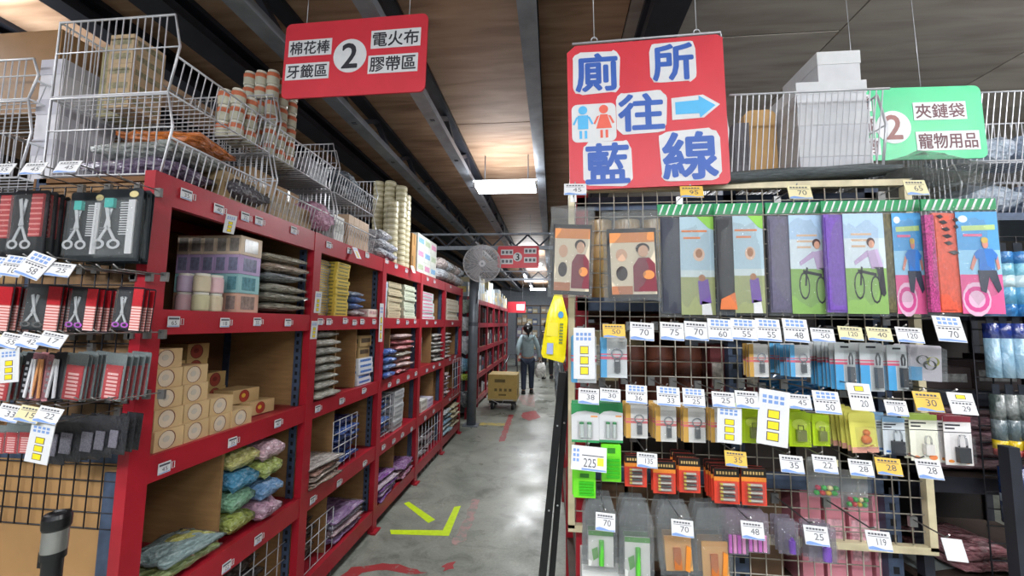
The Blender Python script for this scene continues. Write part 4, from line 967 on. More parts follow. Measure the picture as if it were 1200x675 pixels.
# ================================================================== RIGHT GRID PANEL
YR = 1.44
FRAME = mat('#c9bd9c', 0.45, var=0.15, scale=20)
grid_panel('grid_panel', 'cream framed wire grid panel facing the viewer at right', 0.065, 1.175, 0.915, 2.088, YR, 0.0505, GRIDW, 0.0021, FRAME, 0.011)
grid_panel('grid_panel', 'lower bare wire grid behind the framed panel at right', 0.46, 1.06, 0.42, 0.93, YR+0.05, 0.05, GRIDW, 0.0021)
def rp(kind, b, label, n=0, gap=0.019, roll=0.0, yaw=0.0, cat='blister pack', dep=0.14, name=None, group='packs on the cream framed grid'):
    place_pack(kind, b, YR-dep, label, cat, group, n, gap, roll, yaw, name=name)
def rh(b, num, kind, row, k, c='w', roll=0.0, L=0.20, tilt=0.3):
    lab = f'wire hook with {dict(w="white", c="cream", y="yellow")[c]} price tag reading {num}, {ORD[k]} from left in the {row} row'
    hook(b, YR-0.005, L, num, kind, lab, c, roll, tilt, 'price hooks on the cream framed grid')
# -- tag rows (boxes read off the photograph)
for k, (b, n, c) in enumerate((((661, 219, 687, 233), '45', 'w'), ((796, 222, 823, 236), '95', 'y'), ((921, 221, 949, 238), '70', 'c'), ((1056, 215, 1083, 234), '65', 'c'))): rh(b, n, 'plain', 'topmost tag', k, c, 0.02, 0.12)
row = [((738, 381, 766, 402), '70', 'plain', 'w'), ((773, 381, 801, 402), '75', 'plain', 'w'), ((801, 380, 829, 402), '70', 'plain', 'w'), ((828, 377, 857, 402), '60', 'head', 'w'), ((855, 377, 885, 402), '55', 'head', 'w'), ((884, 377, 913, 403), '55', 'head', 'w'),
       ((915, 377, 945, 404), '48', 'head', 'w'), ((948, 388, 976, 404), '50', 'plain', 'w'), ((980, 386, 1009, 402), '120', 'plain', 'c'), ((1013, 387, 1043, 403), '40', 'plain', 'c'), ((1047, 387, 1079, 405), '120', 'plain', 'w'), ((1090, 374, 1125, 404), '70', 'head', 'w')]
for k, (b, n, kd, c) in enumerate(row): rh(b, n, kd, 'upper tag', k, c, 0.06)
row = [((678, 458, 702, 476), '38', 'plain', 'w'), ((703, 458, 727, 473), '30', 'plain', 'w'), ((733, 454, 758, 475), '36', 'head', 'w'), ((769, 456, 796, 478), '33', 'head', 'w'), ((799, 458, 825, 479), '25', 'head', 'w'), ((833, 462, 860, 480), '25', 'plain', 'w'), ((860, 461, 888, 481), '30', 'plain', 'w'),
       ((922, 465, 949, 482), '45', 'plain', 'w'), ((950, 461, 982, 487), '50', 'head', 'w'), ((990, 452, 1019, 483), '20', 'square', 'w'), ((1034, 472, 1061, 490), '130', 'plain', 'w'), ((1067, 462, 1101, 485), '30', 'plain', 'y'), ((1107, 463, 1139, 488), '29', 'square', 'w')]
for k, (b, n, kd, c) in enumerate(row): rh(b, n, kd, 'middle tag', k, c, 0.05)
hook((840, 478, 870, 522), YR-0.005, 0.205, '', 'long', 'long sale tag with three yellow squares, left one of the grid middle', roll=0.08, tilt=0.1)
hook((889, 460, 928, 525), YR-0.005, 0.205, '', 'long', 'longest sale tag with three yellow squares over lime packs', roll=0.14, tilt=0.1)
hook((672, 387, 697, 447), YR-0.005, 0.19, '', 'long', 'long sale tag with yellow squares at the left frame edge', roll=0.0, tilt=0.05)
row = [((670, 525, 711, 553), '225', 'wide', 'w'), ((746, 533, 770, 550), '135', 'plain', 'w'), ((848, 531, 874, 549), '35', 'plain', 'y'), ((912, 536, 940, 556), '35', 'plain', 'w'), ((950, 536, 979, 556), '22', 'plain', 'w'), ((992, 541, 1021, 560), '28', 'plain', 'w'), ((1023, 539, 1054, 559), '28', 'plain', 'y'), ((1070, 541, 1101, 563), '28', 'plain', 'w')]
for k, (b, n, kd, c) in enumerate(row): rh(b, n, kd, 'lower tag', k, c, 0.06)
row = [((698, 603, 721, 623), '70', 'plain', 'w'), ((786, 611, 812, 630), '70', 'plain', 'w'), ((867, 613, 894, 633), '48', 'plain', 'w'), ((940, 618, 969, 640), '25', 'plain', 'w'), ((1012, 624, 1042, 646), '119', 'plain', 'w')]
for k, (b, n, kd, c) in enumerate(row): rh(b, n, kd, 'bottom tag', k, c, 0.06)
hook((706, 383, 732, 399), YR-0.005, 0.19, '50', 'plain', 'wire hook with yellow price tag reading 50 near the left frame', 'y', 0.0)
# -- upper row packs
G1 = 'packs in the upper row of the cream grid'
rp('key_blue', (670, 394, 699, 449), 'light blue edged key ring pack, leftmost', 3, group=G1)
rp('key_blue', (704, 395, 735, 443), 'key ring pack under the yellow tag', 2, group=G1)
rp('key_gold', (877, 403, 901, 442), 'gold edged key ring pack', 2, group=G1)
rp('key_blue', (925, 404, 950, 442), 'metal key hook pack with blue side', 6, 0.018, group=G1)
rp('clip_grey', (977, 402, 1004, 457), 'grey clip pack, first of three', 6, 0.0195, group=G1)
rp('clip_grey', (1006, 402, 1037, 459), 'grey clip pack, second of three', 2, 0.0205, group=G1)
rp('clip_dark', (1038, 404, 1065, 458), 'dark clip pack, third of three', 1, 0.0205, group=G1)
rp('cord_pack', (1064, 404, 1106, 447), 'wide clear pack with green and black cord', 2, 0.023, roll=0.05, group=G1)
# -- middle row packs
G2 = 'packs in the middle row of the cream grid'
rp('battery_green', (670, 472, 702, 519), 'green and white battery card, left one', 3, group=G2, cat='battery card')
rp('battery_green', (702, 472, 730, 519), 'green and white battery card, right one', 3, group=G2, cat='battery card')
rp('key_gold', (733, 474, 759, 514), 'gold key ring pack beside the batteries', 3, group=G2)
rp('key_gold', (768, 476, 793, 518), 'gold key ring pack, middle of three', 5, group=G2)
rp('key_gold', (800, 478, 827, 519), 'gold key ring pack beside the left sale tag', 5, group=G2)
rp('key_gold', (832, 479, 854, 519), 'gold key ring pack half behind the left sale tag', 2, group=G2)
rp('lime_blister', (868, 481, 900, 520), 'lime blister pack half behind the longest sale tag', 5, 0.022, group=G2)
rp('lime_blister', (923, 483, 951, 524), 'lime blister pack, left of two in front', 2, 0.022, group=G2)
rp('lime_blister', (951, 486, 973, 523), 'lime blister pack, right of two in front', 1, 0.022, group=G2)
rp('yellow_card', (993, 483, 1027, 531), 'pale yellow card with orange toy', 6, 0.020, roll=-0.06, group=G2)
rp('lock_blue', (1033, 489, 1062, 533), 'blue padlock card with black lock', 3, 0.024, group=G2)
rp('lock_green', (1064, 485, 1101, 541), 'cream card with green top and white lock', 1, 0.024, group=G2)
rp('lock_maroon', (1104, 487, 1141, 546), 'padlock card with maroon top', 2, 0.024, group=G2)
# -- lower row packs
G3 = 'packs in the lower row of the cream grid'
rp('lime_plate', (705, 520, 728, 565), 'bright green plastic plate, upper right one', 1, group=G3, cat='plastic plate', name='plastic_plate')
rp('lime_plate', (672, 551, 698, 584), 'bright green plastic plate, lower left one', 1, group=G3, cat='plastic plate', name='plastic_plate')
for k, (b, n, lab) in enumerate((((732, 533, 758, 571), 1, 'red battery card, first from left'), ((765, 540, 792, 579), 1, 'red battery card, second from left'), ((795, 536, 821, 578), 4, 'red battery card, third from left'), ((836, 548, 867, 591), 4, 'red battery card, fourth from left'), ((868, 548, 899, 593), 1, 'red battery card, fifth from left'))):
    rp('battery_red', b, lab, n, 0.020, group=G3, cat='battery card')
rp('beads', (945, 535, 984, 583), 'clear bag of green and red beads, left one', 0, group=G3, cat='bead bag', name='bead_bag')
rp('beads', (984, 550, 1018, 596), 'clear bag of coloured beads, right one', 0, group=G3, cat='bead bag', name='bead_bag')
# -- bottom row packs
G4 = 'packs in the bottom row of the cream grid'
rp('pen_green', (683, 584, 724, 671), 'bagged green pen, left one', 2, 0.036, group=G4, cat='bagged pen', name='bagged_pen')
rp('pen_green', (725, 587, 767, 684), 'bagged green pen, right one', 2, 0.036, group=G4, cat='bagged pen', name='bagged_pen')
rp('cutter_orange', (768, 590, 813, 676), 'bagged orange cutter, left one', 2, 0.036, roll=-0.06, group=G4, cat='bagged cutter', name='bagged_cutter')
rp('cutter_orange', (812, 594, 857, 686), 'bagged orange cutter, right one', 2, 0.036, roll=-0.04, group=G4, cat='bagged cutter', name='bagged_cutter')
rp('pink_tools', (849, 597, 877, 651), 'pink tool pack behind the orange cutter', 2, group=G4)
rp('pink_tools', (872, 600, 902, 649), 'pink tool pack under the 48 tag', 2, group=G4)
rp('purple_bottle', (911, 610, 937, 650), 'purple bottle pack, left one', 2, 0.022, group=G4)
rp('purple_bottle', (946, 616, 981, 660), 'purple bottle pack, right one', 2, 0.022, group=G4)
# white carton at the very bottom left
a = atY(682, 657, YR-0.10)
box_thing('white_carton', (a.x+0.155, YR-0.10, a.z-0.2), (0.155, 0.09, 0.2), ['#d9d8d6', '#3c3c40'], 'white printed carton at the bottom left of the cream grid', 'cartons under the cream grid', 'label')

# ---- big packs of arm sleeves under a green strip
def sleeve_pack(box, sc, s0, s1, c0, kind, label, camo=False, dep=0.15, roll=0.0):
    x0, y0, x1, y1 = box; Y = YR-dep; a = atY(x0, y0, Y); d = atY(x1, y1, Y); w = d.x-a.x; h = a.z-d.z
    r = thing('sleeve_pack', label, 'sleeve pack', ((a.x+d.x)/2, Y, a.z), group='arm sleeve packs in the top row')
    r.scale = (w, 1, h); r.rotation_euler = (0, roll, 0)
    def part(n, b, *ms): return b.build(n, list(ms), r)
    b = MB(); nx = 8
    for s in (-1, 1):
        v = []
        for i in range(9):
            for j in range(6):
                u = i/8; t = j/5; v.append((-0.5+u, s*(0.004+0.009*(math.sin(math.pi*u)*math.sin(math.pi*t))**0.5)+random.uniform(-.0025, .0025), -1+t*0.93))
        b.add(v, [(i*6+j, (i+1)*6+j, (i+1)*6+j+1, i*6+j+1) if s < 0 else (i*6+j+1, (i+1)*6+j+1, (i+1)*6+j, i*6+j) for i in range(8) for j in range(5)], 0)
    part('clear_bag', b, FILM)
    b = MB(); b.box((-0.5, -0.003, -0.10), (0.5, 0.003, 0.0)); hd = part('green_header', b, paper('#1c8a52'))
    st = MB(); n = max(3, int(round(w/0.022)))
    for i in range(n): x = -0.48+0.96*i/n; st.prism([(x, -0.095), (x+0.03, -0.095), (x+0.10, -0.005), (x+0.07, -0.005)], -0.0042, -0.003)
    o = st.build('white_stripes', [WHITE], hd); o['kind'] = 'stuff'
    ms = mat(sc, 0.55, var=0.55 if camo else 0.18, scale=22 if camo else 30)
    b = MB(); m_ = 5
    xs0, xs1 = s0-0.5, s1-0.5
    b.prism([(xs0, -0.97), (xs1, -0.97), (xs1, -0.13), (xs0, -0.12)], -0.005, 0.004); b.prism([(xs0+0.02, -0.95), (xs0+(xs1-xs0)*0.55, -0.95), (xs0+(xs1-xs0)*0.5, -0.15), (xs0+0.02, -0.15)], -0.0075, -0.005)
    part('folded_sleeve', b, ms)
    cx0, cx1 = c0-0.5, 0.47; cw = cx1-cx0; yc = -0.0085
    def C(u, z): return (cx0+cw*u, -0.98+z*0.86)
    def poly(bb, pts, m, y): bb.prism([C(*p) for p in pts], y, y+0.0006, m)
    def el(bb, u, z, ru, rz_, m, y, n=14): bb.prism([C(u+ru*math.cos(2*math.pi*i/n), z+rz_*math.sin(2*math.pi*i/n)) for i in range(n)], y, y+0.0006, m)
    b = MB(); P = MB()
    if kind == 'bike':
        mc = [paper('#a9c4e0'), paper('#c9d6de'), paper('#7fa558'), paper('#a8bfd4')]
        poly(b, [(0, 0.75), (1, 0.75), (1, 1), (0, 1)], 0, yc); poly(b, [(0, 0.45), (1, 0.45), (1, 0.75), (0, 0.75)], 1, yc); poly(b, [(0, 0), (1, 0), (1, 0.45), (0, 0.45)], 2, yc)
        y = yc-0.0008
        for i in range(3): poly(P, [(0.18, 0.78-i*0.06), (0.18+0.5-i*0.08, 0.78-i*0.06), (0.18+0.5-i*0.08, 0.80-i*0.06), (0.18, 0.80-i*0.06)], 4, y)
        for (cu, cz) in ((0.32, 0.28), (0.72, 0.24)):
            for q in range(12):
                t0, t1 = 2*math.pi*q/12, 2*math.pi*(q+1)/12
                poly(P, [(cu+0.13*math.cos(t0), cz+0.14*math.sin(t0)), (cu+0.13*math.cos(t1), cz+0.14*math.sin(t1)), (cu+0.105*math.cos(t1), cz+0.12*math.sin(t1)), (cu+0.105*math.cos(t0), cz+0.12*math.sin(t0))], 3, y)
        poly(P, [(0.3, 0.44), (0.75, 0.40), (0.75, 0.37), (0.3, 0.41)], 3, y); poly(P, [(0.33, 0.28), (0.37, 0.28), (0.42, 0.46), (0.38, 0.47)], 3, y)
        poly(P, [(0.66, 0.46), (0.92, 0.46), (0.95, 0.2), (0.9, 0.17), (0.82, 0.2), (0.76, 0.44)], 3, y-0.0007)
        poly(P, [(0.55, 0.62), (0.8, 0.64), (0.92, 0.46), (0.64, 0.44)], 1, y-0.0007); poly(P, [(0.22, 0.52), (0.56, 0.63), (0.58, 0.57), (0.24, 0.48)], 1, y-0.0007)
        el(P, 0.66, 0.69, 0.07, 0.04, 2, y-0.0014); el(P, 0.65, 0.71, 0.10, 0.045, 5, y-0.0007)
        pm = [WHITE, paper('#b7a0c4'), paper('#c9967e'), paper('#2b2b33'), paper('#d9b79a'), paper('#4a2c2a')]
    elif kind == 'boy':
        mc = [paper('#4f9ad2'), paper('#8fc0de'), paper('#d4588e'), paper('#d8a0be')]
        poly(b, [(0, 0.62), (1, 0.62), (1, 1), (0, 1)], 0, yc); poly(b, [(0, 0.38), (1, 0.38), (1, 0.62), (0, 0.62)], 1, yc); poly(b, [(0, 0), (1, 0), (1, 0.38), (0, 0.38)], 2, yc)
        y = yc-0.0008
        el(P, 0.17, 0.93, 0.11, 0.035, 0, y); poly(P, [(0.12, 0.81), (0.92, 0.82), (0.92, 0.87), (0.12, 0.86)], 4, y); poly(P, [(0.15, 0.755), (0.6, 0.755), (0.6, 0.78), (0.15, 0.78)], 6, y)
        for rr, cc in ((0.40, 5), (0.30, 2), (0.2, 5)): el(P, 0.35, 0.14, rr if rr < 0.36 else 0.34, rr*0.42, 7 if cc == 5 else 8, y-0.0002*rr*-1)
        poly(P, [(0.42, 0.42), (0.86, 0.42), (0.95, 0.24), (0.86, 0.2), (0.68, 0.36), (0.58, 0.2), (0.46, 0.22)], 3, y-0.0010)
        poly(P, [(0.36, 0.58), (0.48, 0.63), (0.8, 0.63), (0.92, 0.57), (0.88, 0.52), (0.83, 0.54), (0.83, 0.42), (0.46, 0.42), (0.46, 0.54), (0.4, 0.53)], 1, y-0.0014)
        poly(P, [(0.36, 0.57), (0.42, 0.53), (0.3, 0.42), (0.24, 0.44)], 2, y-0.0010); poly(P, [(0.92, 0.56), (0.86, 0.52), (0.9, 0.42), (0.96, 0.44)], 2, y-0.0010)
        el(P, 0.64, 0.68, 0.075, 0.045, 2, y-0.0014); el(P, 0.63, 0.715, 0.085, 0.03, 5, y-0.0020)
        pm = [paper('#dbe3e8'), paper('#2f74c4'), paper('#c9867a'), paper('#33384a'), paper('#b4cf86'), paper('#c2a452'), paper('#d86a90'), paper('#d9b0c8'), paper('#c9468a')]
    else:
        mc = [paper('#9fb7c4'), paper('#b9c6c8'), paper('#8f9668'), paper('#a9b6b8')]
        poly(b, [(0, 0.45), (1, 0.45), (1, 1), (0, 1)], 0, yc); poly(b, [(0, 0.38), (1, 0.38), (1, 0.45), (0, 0.45)], 1, yc); poly(b, [(0, 0), (1, 0), (1, 0.38), (0, 0.38)], 2, yc)
        y = yc-0.0008
        poly(P, [(0.5, 1), (1, 1), (1, 0.86), (0.85, 0.88)], 4, y); poly(P, [(0.05, 0.84), (0.8, 0.84), (0.8, 0.86), (0.05, 0.86)], 6, y); poly(P, [(0.1, 0.77), (0.6, 0.77), (0.6, 0.79), (0.1, 0.79)], 6, y)
        el(P, 0.55, 0.61, 0.17, 0.07, 2, y); el(P, 0.55, 0.62, 0.10, 0.045, 5, y-0.0007)
        poly(P, [(0.5, 0.34), (0.8, 0.36), (0.88, 0.12), (0.55, 0.1)], 1, y); poly(P, [(0.6, 0.14), (0.85, 0.12), (0.9, 0.0), (0.6, 0.0)], 0, y); el(P, 0.62, 0.37, 0.1, 0.035, 5, y-0.0007)
        pm = [WHITE, paper('#6a4a9a'), paper('#cfae98'), paper('#33384a'), paper('#86bf4a'), paper('#9a6a4a'), paper('#cf7a4a')]
    cd = part('printed_card', b, *mc); P.build('card_print', pm, cd)
    return r
SL = [((770, 240, 840, 372), '#23283a', 0.05, 0.50, 0.38, 'lady', 'navy sleeve pack with light blue card, leftmost under the green strip'),
      ((836, 239, 898, 370), '#191a20', 0.02, 0.55, 0.36, 'lady', 'black and orange sleeve pack with pale card'),
      ((896, 238, 978, 371), '#5a566e', 0.02, 0.55, 0.34, 'bike', 'slate grey sleeve pack with girl and bicycle card'),
      ((961, 236, 1042, 371), '#6a44a4', 0.02, 0.55, 0.32, 'bike', 'purple sleeve pack with girl and bicycle card'),
      ((1024, 235, 1086, 371), '#5d5634', 0.06, 0.5, 0.32, 'boy', 'olive camouflage sleeve pack with boy card'),
      ((1078, 234, 1178, 371), '#d65238', 0.13, 0.55, 0.42, 'boy', 'orange red sleeve pack with boy card, rightmost')]
random.seed(3)
for k, (b, c, s0, s1, c0, kd, lab) in enumerate(SL):
    r = sleeve_pack(b, c, s0, s1, c0, kd, lab, camo=(k == 4), dep=0.155 if k % 2 else 0.13)
    if k == 1: MB().prism([(-0.45, -0.95), (-0.1, -0.95), (-0.14, -0.8), (-0.42, -0.86)], -0.0095, -0.008).build('orange_patch', paper('#cf6f3a'), r)
    if k == 5:
        o = MB(); 
        for i, (x, z, l) in enumerate(((-0.34, -0.15, .1), (-0.31, -0.2, .12), (-0.28, -0.26, .12), (-0.28, -0.32, .14), (-0.26, -0.38, .12), (-0.22, -0.46, .16), (-0.12, -0.18, .08), (-0.11, -0.24, .06))): o.prism([(x, z), (x+l*0.6, z+0.012), (x+l, z-0.012), (x+l*0.5, z-0.025)], -0.0095, -0.008)
        o.build('flame_print', INK, r)
        MB().box((-0.49, -0.008, -0.97), (-0.37, 0.003, -0.14)).build('second_sleeve', mat('#a83a78', 0.4, var=0.7, scale=70), r)
place_pack('pen_green', (0, 0, 10, 10), 50, 'x', 'x', 'x') if False else None
def scarf_pack(box, label, roll):
    x0, y0, x1, y1 = box; Y = YR-0.16; a = atY(x0, y0, Y); d = atY(x1, y1, Y)
    r = thing('scarf_pack', label, 'scarf pack', ((a.x+d.x)/2, Y, a.z)); r.scale = (d.x-a.x, 1, a.z-d.z); r.rotation_euler = (0, roll, 0)
    b = MB()
    for s in (-1, 1):
        v = [(-0.5+i/6+random.uniform(-.02, .02), s*(0.006+0.008*math.sin(math.pi*i/6))+random.uniform(-.004, .004), -1+j/7+random.uniform(-.01, .01)) for i in range(7) for j in range(8)]
        b.add(v, [(i*8+j, (i+1)*8+j, (i+1)*8+j+1, i*8+j+1) if s < 0 else (i*8+j+1, (i+1)*8+j+1, (i+1)*8+j, i*8+j) for i in range(6) for j in range(7)], 0)
    b.build('clear_bag', [film(0.3, '#e2e6e8', 1.0)], r)
    MB().box((-0.42, -0.006, -0.97), (0.44, 0.004, -0.2)).build('folded_scarf', mat('#1d1a1f', 0.7, var=0.3), r)
    c = MB(); y = -0.009
    def pl(pts, m, dy=0.0): c.prism(pts, y-dy, y-dy+0.001, m)
    pl([(-0.36, -0.93), (0.42, -0.93), (0.40, -0.25), (-0.38, -0.25)], 0); pl([(-0.38, -0.36), (0.4, -0.36), (0.4, -0.25), (-0.38, -0.25)], 1, .0008)
    pl([(0.02, -0.9), (0.42, -0.9), (0.4, -0.6), (0.3, -0.53), (0.12, -0.53), (0.02, -0.62)], 2, .0016); c.disc(0.2, -0.46, 0.09, 0.065, y-0.0034, y-0.0024, 3); c.disc(0.19, -0.43, 0.12, 0.06, y-0.0030, y-0.0020, 4)
    c.disc(-0.18, -0.5, 0.1, 0.07, y-0.002, y-0.001, 3); c.disc(-0.18, -0.7, 0.1, 0.08, y-0.002, y-0.001, 4); pl([(-0.36, -0.93), (0.0, -0.93), (0.0, -0.84), (-0.36, -0.84)], 5, .0016); c.disc(0.28, -0.72, 0.1, 0.05, y-0.0045, y-0.0035, 1)
    c.build('printed_card', [paper('#d9ccb4'), paper('#d98a4a'), paper('#7a2436'), paper('#d2a88c'), paper('#2c1f22'), paper('#b5734f')], r)
scarf_pack((646, 243, 698, 349), 'crumpled scarf pack with woman print, left of two', 0.04); scarf_pack((705, 248, 773, 353), 'crumpled scarf pack with woman print, right of two', -0.02)
# ---- yellow pouch hanging at the frame edge
Y = 1.27; a = atY(638, 345, Y); d = atY(667, 425, Y)
r = thing('yellow_pouch', 'bright yellow printed pouch hanging beside the cream frame', 'pouch', ((a.x+d.x)/2, Y, a.z)); r.rotation_euler = (0, 0.05, 0.1)
w, h = d.x-a.x, a.z-d.z
b = MB(); out = [(-0.10, 0), (0.22, 0.0), (0.5, -0.35), (0.47, -0.94), (0.40, -1.0), (-0.42, -0.94), (-0.5, -0.88), (-0.34, -0.3)]
n = len(out)
for s in (-1, 1):
    v = [(x*w, 0, z*h) for x, z in out] + [(x*w*0.55, s*0.012, (z*0.72-0.16)*h) for x, z in out] + [(0, s*0.016, -0.55*h)]
    f = [(i, (i+1) % n, n+(i+1) % n, n+i) for i in range(n)] + [(n+i, n+(i+1) % n, 2*n) for i in range(n)]
    b.add(v, f if s < 0 else [q[::-1] for q in f], 0, True)
b.build('pouch', mat('#e6d414', 0.25, var=0.1, scale=30, bump=0.3, bscale=30), r)
b = MB(); b.disc(0.18*w, -0.30*h, 0.11*w, 0.05*h, -0.0175, -0.016); b.build('round_logo', paper('#3f86b8'), r)
b = MB()
for i in range(7): b.box((0.16*w, -0.0178, (-0.45-i*0.045)*h), (0.30*w, -0.0168, (-0.425-i*0.045)*h))
b.build('print', paper('#6a7a2a'), r)
b = MB(); b.box((-0.30*w, -0.0165, -0.88*h), (-0.05*w, -0.0150, -0.72*h)); b.build('printed_label', paper('#8f9cc8'), r)
b = MB(); b.box((-0.34*w, -0.016, -0.62*h), (0.1*w, -0.0145, -0.42*h)); b.build('pale_patch', paper('#d8c832'), r)

# ================================================================== RIGHT RACK BEHIND THE PANEL
rr = thing('storage_rack', 'dark rack of shelves behind the cream framed grid', 'rack', (0.1, YR+0.06, 0))
def r2(b, n, m): o = b.build(n, m, rr); o.location = (-0.1, -YR-0.06, 0); return o
Y0 = YR+0.07
for x, m in ((0.085, RED), (0.62, BLUESTEEL), (1.10, BLUESTEEL)):
    for y in (Y0, 2.6, 3.8, 5.0, 6.2):
        if m is RED or y == Y0:
            o = r2(MB().box((x, y, 0), (x+0.045, y+0.04, 2.12)), 'upright', m)
            if m is BLUESTEEL:
                h = MB()
                for k in range(36): h.box((x+0.014, y-0.0012, 0.2+k*0.05), (x+0.031, y, 0.222+k*0.05))
                h.build('slot_holes', HOLE, o)['kind'] = 'stuff'
for z in (0.3, 0.72, 1.10, 1.32, 1.70, 2.08):
    r2(MB().box((0.09, Y0+0.02, z-0.03), (1.15, 6.3, z)), 'shelf_board', mat('#4a3a30', 0.7, var=0.2))
    r2(MB().box((0.09, Y0, z-0.05), (1.15, Y0+0.018, z)), 'front_beam', BLUESTEEL)
r2(MB().box((0.62, Y0+0.5, 0.1), (0.63, 6.2, 2.05)), 'centre_panel', BOARDD)
# brown and gold tape rolls behind the grid
def roll_mesh(r, h):
    b = MB(); b.lathe([(r*0.45, 0), (r, 0), (r, h), (r*0.45, h), (r*0.45, 0)], 20); return b.mesh('tape_roll')
ROLL = roll_mesh(0.05, 0.05); CORE = MB().lathe([(0.019, 0.0005), (0.0225, 0.0005), (0.0225, 0.0495), (0.019, 0.0495), (0.019, 0.0005)], 16).mesh('core')
BRT = mat('#5a3428', 0.2, var=0.1, scale=40); GLD = mat('#a98a55', 0.2, var=0.15, scale=40)
for c in range(3):
    for k in range(4):
        o = obj('tape_roll', ROLL, BRT, None, (0.30+c*0.104, Y0+0.085, 1.3205+k*0.051)); obj('core', CORE, CARD, o); tag(o, f'brown packing tape roll, {ORD[c]} stack behind the grid, {ORD[k]} from the bottom', 'tape roll', 'brown tape rolls behind the grid')
for c in range(4):
    for k in range(6):
        o = obj('tape_roll', ROLL, GLD, None, (0.18+c*0.108, Y0+0.085, 1.7005+k*0.051)); obj('core', CORE, CARD, o); tag(o, f'clear golden tape roll, {ORD[c]} stack behind the grid, {ORD[k]} from the bottom', 'tape roll', 'golden tape rolls behind the grid')
def backbox(px0, py0, px1, py1, z, c, label, group, style='label', c1='#8a8a8a', dep=0.12, yoff=0.03, name='carton'):
    Y = Y0+yoff; a = atY(px0, py0, Y); d = atY(px1, py1, Y)
    nxt = [q for q in (0.3, 0.72, 1.10, 1.32, 1.70, 2.08) if q > z+0.01][0]
    return box_thing(name, (d.x, Y, z+0.0005), (d.x-a.x, dep, min(a.z, nxt-0.055)-z), [c, c1], label, group, style)
for k in range(3): backbox(832+k*20, 404, 850+k*20, 450, 1.32, '#5c1c20', f'dark red box behind the grid, {ORD[k]} from left', 'dark red boxes behind the grid', 'label', '#b9b0a8')
for k in range(2): backbox(1012+k*30, 412, 1040+k*30, 450, 1.32, '#3a3432', f'dark box on the shelf behind grey clips, {ORD[k]} from left', 'dark boxes behind the grid', 'label', '#6a5a50')
for k in range(4): backbox(936+k*28, 556, 962+k*28, 604, 0.72, '#d88a98', f'pink board box behind the grid, {ORD[k]} from left', 'pink boxes behind the grid', 'label', '#e0a4ae', 0.3)
for k in range(5): backbox(690+k*46, 538, 732+k*46, 600, 0.72, '#6a4f38', f'brown carton on the low shelf behind battery cards, {ORD[k]} from left', 'brown cartons behind the grid', 'tape', '#8a6a48', 0.35, 0.06)
for k in range(3): backbox(930+k*46, 640, 972+k*46, 690, 0.30, '#8a6a46', f'brown carton low behind the bare grid, {ORD[k]} from left', 'brown cartons behind the lower grid', 'tape', '#6d5334', 0.3, 0.06)
for k in range(6): backbox(690+k*60, 470, 742+k*60, 512, 1.10, '#3a302c', f'dark carton behind the middle packs, {ORD[k]} from left', 'dark cartons behind the grid', 'tape', '#4a3a30', 0.3, 0.05)
for k in range(2):
    a = atY(925, 460, Y0+0.09); bag((a.x, Y0+0.11, 1.321+k*0.042), (0.19, 0.16, 0.06), 0.05, crinkle('#2f86c8'), f'bright blue bag behind the grid, {["lower", "upper"][k]}', 'blue bags behind the grid')
# dark goods above: boxes behind sleeve packs
for k in range(5): backbox(775+k*62, 262, 830+k*62, 340, 1.70, ['#2b2c33', '#3a302c'][k % 2], f'dark carton behind the sleeve packs, {ORD[k]} from left', 'cartons behind the sleeve packs', 'tape', '#4a4038', 0.3, 0.2)
# goods on the aisle side of the same rack
random.seed(77)
for r, z in enumerate((0.30, 0.72, 1.32, 1.70)):
    for k in range(9):
        box_thing('carton', (0.45, 2.08+k*0.46, z+0.0005), (0.30, 0.34, random.uniform(0.16, 0.30)), [random.choice(['#9a7a50', '#b8b4a8', '#7a8490', '#a05a54', '#c4b48a']), random.choice(['#d8d4c8', '#6d5a40', '#8a9ab0'])],
                  f'carton on the aisle side of the right rack, {ORD[r]} shelf up, {ORD[k]} from near', 'cartons on the aisle side of the right rack', 'label')
# ================================================================== HANGING SIGNS
def rrect(x0, z0, x1, z1, r, n=5):
    pts = []
    for cx, cz, a in ((x1-r, z0+r, -90), (x1-r, z1-r, 0), (x0+r, z1-r, 90), (x0+r, z0+r, 180)):
        for k in range(n+1): q = R(a+90*k/n); pts.append((cx+r*math.cos(q), cz+r*math.sin(q)))
    return pts
SIGNRED = mat('#c92e3c', 0.45, var=0.05, scale=8); SIGNGREEN = mat('#0bb072', 0.45, var=0.05, scale=8)
def sign_board(t, w, h, m, r=0.03):
    MB().prism(rrect(0, 0, w, h, r), -0.004, 0.004).build('board', m, t)
def strip(t, body, x0, z0, x1, z1, ink=INK, bold=0.02, pad=0.1):
    b = MB(); b.box((x0, -0.006, z0), (x1, -0.004, z1)); o = b.build('text_strip', WHITE, t)
    p = MB(); px, pz = (x1-x0)*0.04, (z1-z0)*pad
    letters(p, body, x0+px, z0+pz, x1-px, z1-pz, -0.0066, 0, bold); p.build('lettering', ink, o)
def number(t, s, cx, cz, r, ink=INK, bold=0.03):
    b = MB(); b.disc(cx, cz, r, r, -0.006, -0.004, 0, 32); o = b.build('number_disc', WHITE, t)
    p = MB(); letters(p, s, cx-r*0.7, cz-r*0.72, cx+r*0.7, cz+r*0.72, -0.0066, 0, bold, True); p.build('numeral', ink, o)
def hangers(t, xs, z, ztop):
    for x in xs: MB().tube([(x, 0, z-0.01), (x, 0, ztop)], 0.0015, 5).build('hanging_wire', WIRE, t)
a = atY(330, 113, 1.65); w, h = 0.69, 0.365
t = thing('hanging_sign', 'red aisle sign with number 2 and four white text strips', 'sign', (a.x, 1.65, a.z-0.015))
t.rotation_euler = (0, R(0.8), R(-2)); sign_board(t, w, h, SIGNRED, 0.028)
def fx(zx): return (zx-200)/695*w
